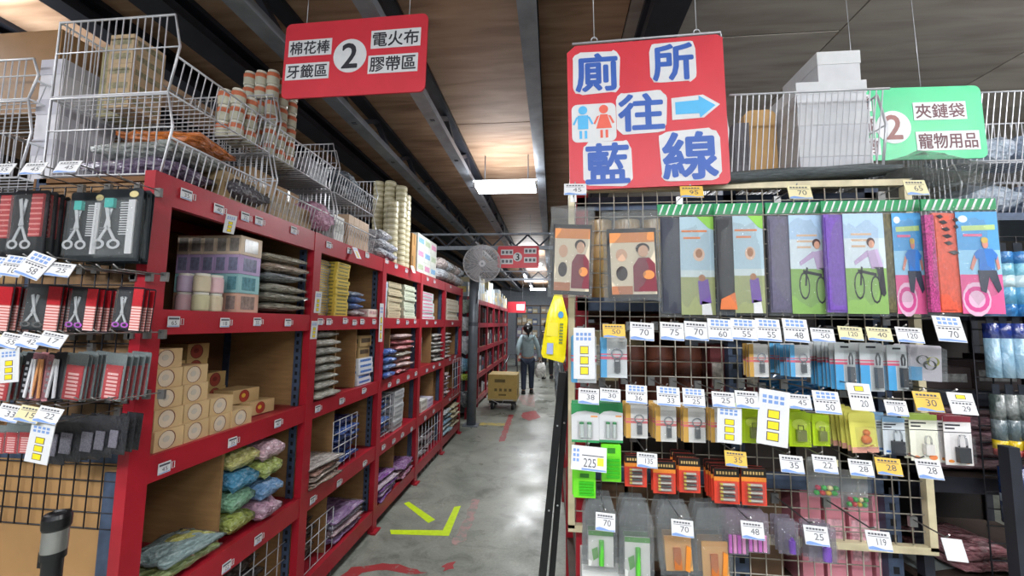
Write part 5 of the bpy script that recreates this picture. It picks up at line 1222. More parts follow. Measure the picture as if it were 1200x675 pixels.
def fz(zy): return (1-(zy-75)/385)*h
strip(t, '棉花棒', fx(222), fz(248), fx(438), fz(165)); strip(t, '牙籤區', fx(214), fz(368), fx(432), fz(285))
strip(t, '電火布', fx(630), fz(235), fx(865), fz(145)); strip(t, '膠帶區', fx(622), fz(360), fx(857), fz(270))
number(t, '2', fx(531), fz(262), 0.08); hangers(t, (0.1, 0.6), h, CEIL-a.z)
# ---- big restroom sign
Y = 1.405; a = atY(669, 222, Y); d = atY(847, 52, Y); W_, H_ = 0.545, 0.545
t = thing('restroom_sign', 'big red restroom sign with blue characters and a light blue arrow', 'sign', (a.x-0.004, Y, a.z-0.004)); t.rotation_euler = (0, R(-1.2), 0)
b = MB(); b.prism([(0, 0), (W_-0.012, 0), (W_, 0.012), (W_, H_-0.012), (W_-0.02, H_), (0.03, H_-0.004), (0, H_-0.03)], -0.004, 0.004); b.build('board', SIGNRED, t)
SB = mat('#2b55a8', 0.5, var=0.06); SKY = paper('#52aee0'); COR = paper('#e0614f')
def gx(px): return (px-669)/178*W_
def gz(py): return (222-py)/170*H_
def blob(x0, y0, x1, y1, body, seed):
    random.seed(seed); pts = rrect(gx(x0), gz(y1), gx(x1), gz(y0), 0.03, 4); cx, cz = gx((x0+x1)/2), gz((y0+y1)/2)
    pts = [(x+random.uniform(-.004, .004), z+random.uniform(-.004, .004)) for x, z in pts]
    b = MB(); b.prism(pts, -0.0055, -0.004); o = b.build('white_patch', WHITE, t)
    p = MB(); e = 3.5; letters(p, body, gx(x0+e), gz(y1-e), gx(x1-e), gz(y0+e), -0.0062, 0, 0.035); p.build('lettering', SB, o)
blob(676, 62, 730, 112, '廁', 1); blob(765, 57, 816, 105, '所', 2); blob(724, 113, 781, 161, '往', 3); blob(685, 168, 740, 219, '藍', 4); blob(772, 160, 837, 218, '線', 5)
b = MB(); b.prism(rrect(gx(673), gz(168), gx(724), gz(124), 0.02), -0.0055, -0.004); ic = b.build('pictogram_patch', WHITE, t)
for nm, cx, m, skirt in (('man_figure', 686, SKY, 0), ('woman_figure', 710, COR, 1)):
    p = MB(); y0, y1 = -0.0068, -0.0055; q = lambda pts: p.prism([(gx(cx+u), gz(v)) for u, v in pts], y0, y1)
    p.disc(gx(cx), gz(131), 0.016, 0.016, y0, y1)
    if skirt: q([(-4, 137), (-9, 153), (9, 153), (4, 137)])
    else: q([(-6, 137), (-6, 153), (6, 153), (6, 137)])
    for s in (-1, 1):
        q([(s*5, 138), (s*8, 139), (s*12, 147), (s*10, 148)][::s]); q([(s*1.5, 155), (s*4.5, 155), (s*4.5, 164), (s*1.5, 164)][::s])
    p.build(nm, m, ic)
b = MB(); b.prism([(gx(u), gz(v)) for u, v in ((787, 148), (822, 147), (840, 133), (822, 121), (787, 123))], -0.0055, -0.004); ar = b.build('arrow_patch', WHITE, t)
b = MB(); b.prism([(gx(u), gz(v)) for u, v in ((791, 142), (817, 142), (818, 147), (835, 134), (817, 122), (817, 127), (791, 128))], -0.0068, -0.0055); b.build('arrow', SKY, ar)
MB().tube([(0.02, -0.002, H_+0.006), (W_-0.005, -0.002, H_+0.008), (W_-0.003, -0.002, H_-0.012)], 0.004, 6).build('top_rod', WIRE, t)
for x in (0.1, 0.46): MB().tube([(x+0.011*math.cos(2*math.pi*i/10), 0, H_+0.016+0.011*math.sin(2*math.pi*i/10)) for i in range(10)], 0.002, 5, closed=True).build('hanging_ring', WIRE, t)
hangers(t, (0.1, 0.46), H_+0.03, CEIL-a.z+0.004)
# ---- green sign over the neighbouring aisle
Y = 1.92; a = atY(1003, 189, Y); w, h = 0.72, 0.345
t = thing('hanging_sign', 'green aisle sign with number 2 behind the white boxes', 'sign', (a.x-0.13, Y, a.z)); t.rotation_euler = (0, R(-1.5), R(4)); sign_board(t, w, h, SIGNGREEN, 0.03)
BRN = mat('#5a3038', 0.6, var=0.05)
for k, s in enumerate(('識別證', '油膏', '指甲剪')): strip(t, s, 0.02 if len(s) > 2 else 0.075, 0.025+(2-k)*0.105, 0.225+0.012*k, 0.105+(2-k)*0.105, BRN)
number(t, '2', 0.315, 0.155, 0.078, mat('#7a3a34', 0.5)); strip(t, '夾鏈袋', 0.41, 0.185, 0.645, 0.27, BRN); strip(t, '寵物用品', 0.41, 0.04, 0.69, 0.13, BRN)
hangers(t, (0.16, 0.46), h, CEIL-a.z)
# ---- red sign 3 deep in the aisle
a = atY(583, 314, 6.1)
t = thing('hanging_sign', 'distant red aisle sign with number 3 beside the fan', 'sign', (a.x, 6.1, a.z)); sign_board(t, 0.64, 0.34, SIGNRED, 0.03); number(t, '3', 0.31, 0.17, 0.07)
for k, (x, z) in enumerate(((0.05, 0.2), (0.05, 0.06), (0.41, 0.22), (0.41, 0.08))):
    o = MB().box((x, -0.006, z), (x+0.19, -0.004, z+0.085)).build('text_strip', WHITE, t); p = MB()
    for q in range(3): p.box((x+0.015+q*0.06, -0.0066, z+0.02), (x+0.055+q*0.06, -0.006, z+0.065))
    p.build('lettering', mat('#5a5a62', 0.6, var=0.6, scale=90), o)['kind'] = 'stuff'
hangers(t, (0.1, 0.5), 0.34, CEIL-a.z)

# ================================================================== WIRE BASKETS AND GOODS ON TOP OF THE RACKS
def wire_basket(label, loc, L, D, H, rz=0.0, lip=0.45, step=0.03, m=WIRE, group='white wire stacking baskets'):
    """local: x = length, y = depth with the open front at y = 0 (facing -y), z up"""
    t = thing('wire_basket', label, 'wire basket', loc, rz, group)
    pf = [(0.02, 0.0), (-0.012, H*0.58), (0.018, H)]            # front edge (y, z)
    for nm, x in (('end_frame', 0), ('end_frame', L)):
        MB().tube([(x, D, 0), (x, D, H), (x, pf[2][0], H), (x, pf[1][0], pf[1][1]), (x, pf[0][0], 0)], 0.0045, 6, closed=True).build(nm, m, t)
        b = MB(); n = int(D/step)
        for k in range(1, n): y = 0.02+(D-0.02)*k/n; b.tube([(x, y, 0), (x, y, H)], 0.0022, 4)
        b.tube([(x, D, H*0.58), (x, pf[1][0], H*0.58)], 0.0028, 5); b.build('end_wires', m, t)['kind'] = 'stuff'
    MB().tube([(0, D, H), (L, D, H)], 0.0045, 6).build('back_rail', m, t); MB().tube([(0, D, 0), (L, D, 0)], 0.0045, 6).build('bottom_rail', m, t)
    MB().tube([(0, pf[0][0], 0), (L, pf[0][0], 0)], 0.004, 6).build('bottom_rail', m, t)
    ly = pf[0][0]+(pf[1][0]-pf[0][0])*lip/0.58; MB().tube([(0, ly, H*lip), (L, ly, H*lip)], 0.0045, 6).build('front_rail', m, t)
    b = MB(); n = int(L/step)
    for k in range(1, n): x = L*k/n; b.tube([(x, ly, H*lip), (x, pf[0][0], 0), (x, D, 0), (x, D, H)], 0.0022, 4)
    b.build('body_wires', m, t)['kind'] = 'stuff'
    return t
def lb(Y, z, lab, L=0.52, H=0.298, X=-1.37): return wire_basket(lab, (X, Y, z+0.006), L, 0.5, H, R(90))
lb(1.25, 2.107, 'lower wire basket at the near end of the rack top'); lb(1.25, 2.412, 'upper wire basket at the near end of the rack top')
lb(1.80, 2.107, 'second lower wire basket on the rack top'); lb(1.80, 2.412, 'second upper wire basket on the rack top')
lb(2.36, 2.107, 'third lower wire basket on the rack top', 0.56); lb(2.36, 2.412, 'third upper wire basket on the rack top', 0.56, 0.27)
lb(1.25, 2.107, 'lower wire basket cut by the left picture edge', 0.52, 0.298, -1.95); lb(1.25, 2.412, 'upper wire basket at the left holding a brown carton', 0.52, 0.16, -1.95)
random.seed(8)
g = 'goods in the baskets on the rack top'
def top_bag(x, y, z, size, c, label, rz=0.0): return bag((x, y, z), size, rz, crinkle(c, 0.15), label, g)
top_bag(-1.60, 1.40, 2.118, (0.36, 0.22, 0.10), '#6a5a78', 'purple and clear bag at the bottom of the near lower basket')
top_bag(-1.58, 1.42, 2.20, (0.34, 0.24, 0.09), '#8f9490', 'grey clear bag under the orange one')
top_bag(-1.54, 1.46, 2.275, (0.30, 0.24, 0.07), '#e07a30', 'orange bag on top of the near lower basket', 0.2)
top_bag(-1.50, 1.66, 2.118, (0.26, 0.22, 0.12), '#4a4650', 'dark crinkled bag behind the near basket lip')
for k in range(5): box_thing('tan_carton', (-1.405, 1.535+k*0.05, 2.1135), (0.10, 0.047, 0.125), ['#a58c66', '#8a7350'], f'thin tan carton behind the basket lip, {ORD[k]} from near', 'tan cartons in the lower baskets', 'label')
for k in range(7): box_thing('tan_carton', (-1.405, 1.815+k*0.05, 2.1135), (0.10, 0.047, 0.115), ['#a58c66', '#8a7350'], f'thin tan carton in the second lower basket, {ORD[k]} from near', 'tan cartons in the lower baskets', 'label')
for k in range(2): box_thing('brown_carton', (-1.52, 1.82+k*0.2, 2.1135), (0.22, 0.19, 0.26-0.03*k), ['#a07a4c', '#8a6a42'], f'brown carton standing in the second lower basket, {["near", "far"][k]} one', 'brown cartons in the lower baskets', 'tape')
top_bag(-1.47, 2.24, 2.118, (0.22, 0.18, 0.20), '#c08aa4', 'pink bag at the end of the second lower basket')
# beige packs stacked in the near upper basket, and jars with orange lids beside them
for c in range(2):
    for k in range(5): box_thing('beige_pack', (-1.66-c*0.11, 1.34+c*0.06, 2.4235+k*0.061), (0.105, 0.13, 0.06), [['#b59c7c', '#a8a07c'][c], '#8a8468'], f'beige pack in the near upper basket, {["right", "left"][c]} stack, {ORD[k]} from the bottom', 'beige packs in the near upper basket', 'label')
JL = MB(); JL.lathe([(0.030, 0.038), (0.0308, 0.040), (0.0308, 0.058), (0.030, 0.059)], 14); JLM = JL.mesh('orange_label')
for x in range(3):
    for y in range(5):
        for k in range(6 if y > 1 else 3):
            if x == 2 and k < 3: continue
            o = obj('plastic_jar', JARM, plast('#b8b6a4', 0.12), None, (-1.44-x*0.064, 1.62+y*0.075 + (0.06 if y > 1 else 0), 2.424+k*0.0755)); obj('orange_label', JLM, plast('#c06a4a'), o); obj('lid', LIDM, plast('#d0cabc'), o)
            tag(o, f'jar with orange band, {ORD[y]} row from near, {ORD[k]} layer, {ORD[x]} from aisle', 'jar', 'orange banded jars on the rack top')
for k in range(3): top_bag(-1.60, 2.02, 2.425+k*0.0, (0.2, 0.2, 0.1), '#9a9a94', f'clear flat bag in the second upper basket') if k == 0 else None
MESHG = mat('#8d8f94', 0.5, var=0.15, scale=80)
for k in range(3): box_thing('grey_pack', (-1.41, 2.12, 2.424+k*0.041), (0.34, 0.18, 0.04), ['#8f9096', '#77787e'], f'flat grey pack in the second upper basket, {ORD[k]} from the bottom', 'grey packs on the rack top', 'label')
top_bag(-1.56, 2.62, 2.425, (0.34, 0.40, 0.12), '#6f757c', 'silvery crinkled bag in the third upper basket'); top_bag(-1.56, 2.62, 2.53, (0.32, 0.36, 0.11), '#7d8a98', 'shiny grey bag on top of the third upper basket', 0.2)
box_thing('white_box', (-1.40, 2.40, 2.1135), (0.12, 0.12, 0.17), ['#d2d2cc', '#a8a8a0'], 'small white box in the third lower basket', 'boxes in the third basket', 'label')
for k in range(4): box_thing('tan_carton', (-1.40, 2.58+k*0.075, 2.1135), (0.16, 0.072, 0.22), ['#b89c80', '#9a7f64'], f'tan carton in the third lower basket, {ORD[k]} from near', 'tan cartons in the lower baskets', 'label')
# white cloth bags and tall cup columns
for k in range(5): top_bag(-1.46, 3.10+0.13*(k % 2), 2.107+(k//2)*0.075, (0.22, 0.2, 0.09), ['#c6c8d0', '#b4b8c6'][k % 2], f'white cloth bag on the rack top, {ORD[k]} of the heap')
CUP = MB(); CUP.lathe([(0, 0), (0.046, 0), (0.052, 0.004), (0.052, 0.046), (0.046, 0.05), (0, 0.05)], 14); CUPM = CUP.mesh('cup_pack')
BANDM = MB().lathe([(0.0525, 0.02), (0.0528, 0.022), (0.0528, 0.03), (0.0525, 0.032)], 14).mesh('band')
for ci, (cx, cy, n) in enumerate(((-1.42, 3.55, 15), (-1.53, 3.55, 16), (-1.42, 3.66, 14), (-1.53, 3.66, 16), (-1.64, 3.55, 16), (-1.42, 3.36, 11))):
    for k in range(n):
        o = obj('cup_pack', CUPM, mat('#b7ae8e', 0.3, var=0.12, scale=20), None, (cx+random.uniform(-.003, .003), cy, 2.1065+k*0.0505)); obj('band', BANDM, paper('#cfc8b0'), o)
        tag(o, f'round beige tub, {["middle aisle side", "middle inner", "far aisle side", "far inner", "innermost", "nearest short"][ci]} column, {ORD[k]} from the bottom', 'tub', 'beige tubs in tall columns on the rack top')
box_thing('brown_carton', (-1.40, 3.82, 2.1065), (0.3, 0.12, 0.38), ['#a8804e', '#8a6a42'], 'brown carton standing beside the tall tub columns', None or 'cartons on the far rack top', 'tape')
for k in range(3):
    for c in range(3): box_thing('printed_case', (-1.40-0.0*c, 3.99+c*0.225, 2.1065+k*0.141), (0.26, 0.22, 0.14), ['#c9ccc4', ['#a9b79a', '#c98aa8', '#7aa6cc'][(k+c) % 3]], f'white printed case on the far rack top, {ORD[k]} layer, {ORD[c]} from near', 'white printed cases on the far rack top', 'label')
for k in range(10): top_bag(-1.44, 4.78+0.22*(k % 5), 2.107+(k//5)*0.13, (0.26, 0.24, 0.16), ['#b4bac0', '#a8a4a0', '#c2b4b0'][k % 3], f'clear bag on the far rack top, {ORD[k]} of the heap')
# cartons and white boxes at the far left top
box_thing('brown_carton', (-2.02, 1.36, 2.425), (0.42, 0.30, 0.36), ['#8a6640', '#6d5030'], 'big brown carton at the top left corner', None or 'cartons at the top left', 'tape')
for k in range(3): box_thing('white_box', (-1.905, 1.30, 2.120+k*0.163+(0.29 if k == 5 else 0)), (0.10, 0.2, 0.16), ['#cfcdd4', '#b8b6c0'], f'white box in the stack at the upper left, {ORD[k]} from the bottom', 'white boxes at the upper left', 'lid')
# ---- right rack top
wire_basket('long white wire basket above the grid panel holding white boxes', (0.625, 1.475, 2.135), 0.525, 0.42, 0.295, 0.0, 0.98, 0.02)
for k in range(3): box_thing('white_box', (1.12, 1.50, 2.139+k*0.118), (0.235, 0.22, 0.117), ['#c2c3c8', '#c6c7ca'], f'white lidded box in the right basket, {ORD[k]} from the bottom', 'white boxes in the right basket', 'lid')
box_thing('white_box', (1.12, 1.52, 2.4945), (0.145, 0.22, 0.125), ['#c6c6ca', '#cacacc'], 'topmost white lidded box above the right basket', 'white boxes in the right basket', 'lid')
o = MB(); o.prism(rrect(0, 0, 0.12, 0.32, 0.03), 0, 0.05); o = o.build('foam_roll', mat('#c9a06a', 0.7, var=0.1)); o.location = (0.755, 1.62, 2.14); tag(o, 'tan foam block standing in the right basket', 'foam block')
for k in range(5): box_thing('grey_folder', (0.70+k*0.011, 1.56, 2.139), (0.010, 0.2, 0.24), ['#5d5a60', '#4a484e'], f'thin grey folder in the right basket, {ORD[k]} from left', 'grey folders in the right basket', 'label')
q0 = atY(1127, 250, 2.12); q1 = atY(1130, 190, 2.12); q2 = atY(1133, 112, 2.12)
wire_basket('lower wire basket at the right picture edge', (q0.x, 2.12, q0.z), 0.9, 0.32, q1.z-q0.z-0.006, 0.0, 0.98, 0.028); wire_basket('upper wire basket at the right picture edge', (q0.x+0.02, 2.12, q1.z), 0.9, 0.32, q2.z-q1.z, 0.0, 0.98, 0.028)
for k in range(4): top_bag(q0.x+0.2+0.24*(k % 2), 2.28, (q0.z if k < 2 else q1.z)+0.008, (0.22, 0.24, 0.17), ['#a8b4c4', '#9aa8c0'][k % 2], f'pale blue bag in the right edge baskets, {["lower left", "lower right", "upper left", "upper right"][k]}')
b = bag((0.84, 1.445, 2.099), (0.62, 0.075, 0.05), 0.0, mat('#474f52', 0.12, var=0.4, bump=0.6, bscale=25, dist=0.01), 'long dark clear wrapped roll lying on top of the grid panel', 'wrapped goods over the grid', seal=False)
for k in range(2): bag((1.30+0.12*k, 1.56+0.12*k, 2.06+0.10*k), (0.34, 0.24, 0.10), 0.35, film(0.4, '#b8c0bc', 1.0), f'loose crinkled clear sheet bag beside the green sign, {["lower", "upper"][k]}', 'wrapped goods over the grid', seal=False)
t = thing('shelf_plank', 'dark shelf plank carrying the baskets at the right edge', 'shelf', (q0.x-0.05, 2.08, q0.z-0.046)); MB().box((0, 0, 0.0), (1.0, 0.5, 0.035)).build('plank', BLUESTEEL, t)
for x in (0.02, 0.9): MB().box((x, 0.4, -q0.z+0.046), (x+0.04, 0.44, 0.0)).build('upright', BLUESTEEL, t)

# ================================================================== GOODS AT THE RIGHT EDGE
t = thing('side_shelf', 'dark open shelf unit beside the cream grid panel', 'shelf', (1.20, 1.50, 0))
for x in (0.0, 0.62): 
    for y in (0.0, 0.46): MB().box((x, y, 0), (x+0.03, y+0.03, 1.9)).build('upright', DSTEEL, t)
for z in (0.45, 0.80, 1.12, 1.40, 1.68): MB().box((0.0, 0.0, z-0.02), (0.65, 0.49, z)).build('shelf_board', mat('#3c302a', 0.7, var=0.2), t); MB().box((0.03, -0.004, z-0.05), (0.62, 0.0, z-0.0)).build('shelf_lip', DSTEEL, t)
MB().box((0.03, 0.47, 0.2), (0.62, 0.478, 1.9)).build('back_panel', mat('#1c1614', 0.8), t)
for k in range(5): bag((1.42+0.06*(k % 2), 1.62, 1.121+k*0.045), (0.28, 0.2, 0.06), 0.0, crinkle('#b08a94'), f'pinkish bag on the side shelf, {ORD[k]} from the bottom', 'pink bags on the side shelf')
for k in range(2): bag((1.40, 1.62, 0.801+k*0.04), (0.2, 0.2, 0.05), 0.2, crinkle('#a06a70'), f'dull red bag low on the side shelf, {["lower", "upper"][k]}', 'red bags on the side shelf')
o = MB(); o.prism(rrect(0, 0, 0.16, 0.10, 0.01), 0, 0.02); o.box((0.015, -0.001, 0.015), (0.145, 0.0, 0.085)); o = o.build('flat_tray', plast('#7b8280')); o.location = (1.22, 1.53, 0.8005); o.rotation_euler = (R(-80), 0, 0.3); o.location.z = 0.803; tag(o, 'shallow grey tray lying on the side shelf', 'tray')
for k in range(3): box_thing('dark_box', (1.41+0.15*k, 1.53, 1.4005), (0.14, 0.2, 0.07+0.02*k), ['#3c3030', '#8a8a88'], f'dark box on the upper side shelf, {ORD[k]} from left', 'dark boxes on the side shelf', 'label')
# hanging board of blue goods
grid_panel('grid_panel', 'dark wire grid at the right picture edge with blue goods', 1.33, 1.83, 0.65, 1.90, 1.43, 0.05, WIRED)
t = thing('edge_post', 'dark square steel post at the right picture edge', 'post', (1.278, 1.30, 0)); MB().box((0, 0, 0.01), (0.028, 0.03, 1.27)).build('tube', DSTEEL, t); MB().box((-0.03, -0.03, 0), (0.06, 0.06, 0.01)).build('foot_plate', DSTEEL, t)
def stripe_pack(x, z, w, h, cols, label, group, Y=1.39, k=0):
    b = MB(); n = 9; hd = MB(); tot = sum(c[1] for c in cols)
    r = thing('tube_pack', label, 'pack', (x, Y, z), group=group)
    zz = 0.0
    for j, (c, f) in enumerate(cols):
        z1 = zz - h*f/tot; b = MB()
        b.tube([(0, 0, zz), (0, 0, z1)], w*0.5, 10); b.build('coloured_band', crinkle(c, 0.2), r); zz = z1
    MB().box((-w*0.3, -0.001, -0.005), (w*0.3, 0.001, 0.03)).build('hanging_tab', plast('#20242c'), r)
for k in range(8):
    stripe_pack(1.352+k*0.045, 1.842, 0.042, 0.20, [('#3f86c8', 1), ('#7fc4dc', 1), ('#c4dce4', 1), ('#5fa8d0', 1.4), ('#2f78b8', 1)], f'blue and cyan striped roll at the right edge, {ORD[k]} from left', 'blue striped rolls at the right edge')
    stripe_pack(1.345+k*0.036, 1.62, 0.034, 0.165, [('#1c3486', 1), ('#8fb4cc', 2.6)], f'pale blue tube with dark blue top at the right edge, {ORD[k]} from left', 'pale blue tubes at the right edge')
    stripe_pack(1.345+k*0.036, 1.405, 0.034, 0.18, [('#3c4a48', 2), ('#5b6a70', 1.6), ('#d2b41c', 0.7), ('#8a2420', 0.5)], f'grey green tube with yellow and red foot, {ORD[k]} from left', 'grey green tubes at the right edge')
    stripe_pack(1.352+k*0.036, 1.19, 0.034, 0.16, [('#1f3a70', 2), ('#9aa4b4', 0.6), ('#1c2c4c', 1.6)], f'navy tube low at the right edge, {ORD[k]} from left', 'navy tubes at the right edge')
for k in range(3): box_thing('pink_box', (1.46+0.1*k, 1.30, 0.75+0.0), (0.09, 0.1, 0.22), ['#c9b4ba', '#6a4a58'], f'pink and white box low at the right edge, {ORD[k]} from left', 'pink boxes at the right edge', 'label')
t = thing('low_stand', 'low dark stand carrying pink boxes at the right edge', 'stand', (1.34, 1.28, 0)); MB().box((0, 0, 0.72), (0.5, 0.14, 0.749)).build('top_board', DSTEEL, t)
for x in (0.0, 0.47): MB().box((x, 0.05, 0), (x+0.03, 0.08, 0.72)).build('leg', DSTEEL, t)
# grey card and hooks under the right of the frame
hook((1101, 633, 1127, 657), YR-0.005, 0.12, '', 'blank', 'grey blank tag on a hook low beside the frame', 'w', 0.05)
# leaning black poles by the frame
for k, (x0, x1) in enumerate(((-0.098, 0.040), (-0.05, 0.066))):
    t = thing('leaning_pole', ['left black pole leaning against the right rack', 'right black pole leaning against the right rack'][k], 'pole', (x0, 1.62+0.05*k, 0))
    top = Vector((x1-x0, 0.08, 1.40)); MB().bar((0, 0, 0), top, 0.030-0.006*k, 0.022).build('shaft', mat('#131316', 0.4, var=0.2), t)
    for q in (0.38, 0.62, 0.85): v = top*q; MB().disc(v.x, v.z, 0.004, 0.004, v.y-0.0145, v.y-0.010, 0, 8).build('bolt', CHROME, t)
    MB().bar((0, 0, 0), top*0.02, 0.036, 0.028).build('rubber_foot', BLACK, t)
# ================================================================== POST AND WALL FAN
GP = mat('#70767e', 0.45, metal=0.3, var=0.15, scale=8)
t = thing('steel_column', 'round grey steel column at the end of the red rack', 'column', (-1.27, 6.36, 0))
MB().cyl((0, 0, 0.01), (0, 0, 2.78), 0.075, n=20).build('shaft', GP, t); MB().box((-0.12, -0.12, 0), (0.12, 0.12, 0.012)).build('base_plate', GP, t)
MB().lathe([(0.077, 1.55), (0.078, 1.56), (0.078, 1.60), (0.077, 1.61)], 20).build('tape_band', mat('#4a4e56', 0.5), t)
p = atY(565, 309, 6.0); FR = 0.285
t = thing('wall_fan', 'round grey caged fan fixed to the column above the aisle', 'fan', (p.x, 6.0, p.z)); t.rotation_euler = (R(8), 0, R(10))
FM = mat('#bdb9ba', 0.35, metal=0.4, var=0.08)
def circ(r, y, n=40): return [(r*math.cos(2*math.pi*i/n), y, r*math.sin(2*math.pi*i/n)) for i in range(n)]
MB().tube(circ(FR, 0), 0.008, 6, closed=True).build('cage_rim', FM, t)
b = MB()
for k in range(1, 18): b.tube(circ(FR*k/18, -0.05*(1-(k/18)**2)-0.005, 28), 0.0034, 4, closed=True)
for k in range(24): q = 2*math.pi*k/24; b.tube([(0.04*math.cos(q), -0.055, 0.04*math.sin(q)), (FR*0.6*math.cos(q), -0.04, FR*0.6*math.sin(q)), (FR*math.cos(q), 0, FR*math.sin(q))], 0.0022, 4)
b.build('front_cage', FM, t)['kind'] = 'stuff'
b = MB()
for k in range(24): q = 2*math.pi*k/24; b.tube([(0.05*math.cos(q), 0.12, 0.05*math.sin(q)), (FR*0.7*math.cos(q), 0.09, FR*0.7*math.sin(q)), (FR*math.cos(q), 0, FR*math.sin(q))], 0.0022, 4)
b.build('rear_cage', FM, t)['kind'] = 'stuff'
for k in range(3):
    q = 2*math.pi*k/3; b = MB(); v = []
    for r, a0, a1, dy in ((0.05, -0.3, 0.3, 0.02), (0.15, -0.55, 0.35, 0.035), (0.25, -0.5, 0.15, 0.03)): v += [(r*math.cos(q+a0), 0.045+dy, r*math.sin(q+a0)), (r*math.cos(q+a1), 0.045-dy, r*math.sin(q+a1))]
    b.add(v, [(0, 1, 3, 2), (2, 3, 5, 4)], 0, True); b.build('blade', mat('#8d8a8c', 0.4), t)
b = MB(); b.disc(0, 0, 0.05, 0.05, -0.075, -0.05, 0, 20); b.disc(0, 0, 0.018, 0.018, -0.08, -0.075, 1, 12); b.build('hub_badge', [mat('#c2bfc2', 0.3), GREY], t)
MB().cyl((0, 0.06, 0), (0, 0.2, 0), 0.065, n=16).build('motor', mat('#5c5f66', 0.4), t)
MB().bar((0, 0.16, 0), (-0.17, 0.33, 0.06), 0.05).build('bracket', GP, t)
MB().tube([(-0.03, 0.18, -0.05), (-0.05, 0.2, -0.4), (-0.10, 0.26, -0.75)], 0.006, 5).build('power_cord', BLACK, t)

# ================================================================== SECOND RED RACK, DEEPER IN THE AISLE
XG = -1.42; YQ = [6.75+0.98*i for i in range(7)]
rk2 = thing('storage_rack', 'second red rack deeper in the aisle beyond the column', 'rack', (XG, YQ[0], 0))
def r3(b, n, m): o = b.build(n, m, rk2); o.location = (-XG, -YQ[0], 0); return o
DR = mat('#8f1a2c', 0.4, var=0.15, scale=8)
LV2 = [2.05, 1.60, 1.12, 0.62, 0.16]
for y in YQ: r3(MB().box((XG-0.04, y-0.03, 0), (XG, y+0.03, 2.05)), 'upright', DR)
for i in range(6):
    for z in LV2:
        r3(MB().box((XG-0.03, YQ[i]+0.03, z-0.09), (XG-0.003, YQ[i+1]-0.03, z)), 'beam', DR); r3(MB().box((XG-0.5, YQ[i], z-0.02), (XG-0.03, YQ[i+1], z-0.003)), 'shelf_board', BOARDD)
    r3(MB().box((XG-0.52, YQ[i], 0.1), (XG-0.505, YQ[i+1], 2.05)), 'back_panel', mat('#2a2220', 0.8))
    for k in (1, 2):
        for j in range(4): r3(MB().box((XG-0.48, YQ[i]+0.31*k, LV2[j+1]), (XG-0.05, YQ[i]+0.31*k+0.012, LV2[j]-0.02)), 'divider_panel', mat('#4f2f2c', 0.7))
r3(MB().box((XG-0.5, YQ[0]-0.028, 0.1), (XG-0.04, YQ[0]-0.016, 2.05)), 'end_panel', mat('#3a4048', 0.6))
random.seed(33)
for i in range(6):
    for j in range(4):
        for k in range(3):
            if random.random() < 0.3: continue
            hgt = random.uniform(0.12, 0.34); c = random.choice(['#4a4550', '#6d5a58', '#7a7f86', '#5a3a3a', '#8a8470', '#a8aab0', '#44506a'])
            box_thing('carton', (XG-0.06, YQ[i]+0.045+0.31*k, LV2[j+1]+0.0005), (0.3, 0.24, hgt), [c, random.choice(['#b8b8b4', '#8a3a40', '#3c3c44'])], f'small carton in the far red rack, {ORD[i]} bay, {ORD[j]} shelf, {ORD[k]} slot', 'cartons in the far red rack', 'label')
    for k in range(4):
        c = random.choice(['#a9b4bc', '#c0b48e', '#8f9aa0', '#b7b2a6'])
        box_thing('carton', (XG-0.04, YQ[i]+0.02+0.24*k, 2.0505), (0.3, 0.22, random.uniform(0.22, 0.5)), [c, random.choice(['#d0d0cc', '#c4aa5a', '#8aa0b0'])], f'carton on top of the far red rack, {ORD[i]} bay, {ORD[k]} from near', 'cartons on top of the far red rack', 'label')
# packs hung on the near end of that rack
for k, (z, h, c, w) in enumerate(((2.0, 0.26, '#a8b4a8', 0.2), (1.72, 0.28, '#d9dbe0', 0.24), (1.40, 0.34, '#d2d4dc', 0.26), (1.02, 0.24, '#6fa4c4', 0.22), (0.76, 0.12, '#b7cf3a', 0.2), (0.50, 0.3, '#4a4e54', 0.3))):
    o = bag((-1.47, YQ[0]-0.11, z-h), (w, 0.10, h), 0.0, crinkle(c), f'hanging pack on the end of the far rack, {ORD[k]} from the top', 'packs on the end of the far rack', seal=False)
# ---- stacks at the far end of the aisle
random.seed(9)
t = thing('storage_rack', 'dim bookcase like rack closing the far end of the aisle', 'rack', (-1.4, 15.2, 0))
for x in (0.0, 0.9, 1.8): MB().box((x, 0, 0), (x+0.04, 0.4, 2.3)).build('upright', mat('#4a4a58', 0.5), t)
for z in (0.2, 0.65, 1.1, 1.55, 2.0, 2.3): MB().box((0.04, 0, z-0.03), (1.8, 0.4, z)).build('shelf_board', mat('#6d5a4a', 0.6), t)
for r in range(5):
    for k in range(8):
        z = (0.2, 0.65, 1.1, 1.55, 2.0)[r]; box_thing('carton', (-1.18+k*0.195 if k < 4 else -0.27+(k-4)*0.195, 15.21, z+0.0005), (0.17, 0.3, random.uniform(0.14, 0.26) if r > 3 else random.uniform(0.2, 0.38)), [random.choice(['#b09a7c', '#5a6a8a', '#a85a5a', '#8f8aa0', '#c4b48a', '#6a7a70']), '#d8d4c8'], f'carton at the aisle end, {ORD[r]} shelf from the floor, {ORD[k]} from left', 'cartons at the aisle end', 'label')
# right-hand side of the aisle beyond the poles: red uprights carry goods already; add bags hanging there
for k in range(6):
    bag((0.045, 2.3+k*0.7, 1.15+0.16*(k % 3)), (0.06, 0.22, 0.26), 0.0, crinkle(['#8a949a', '#b4b0a8', '#6f7a70'][k % 3]), f'clear bag hanging on the aisle side of the right rack, {ORD[k]} from near', 'bags on the aisle side of the right rack', seal=False)
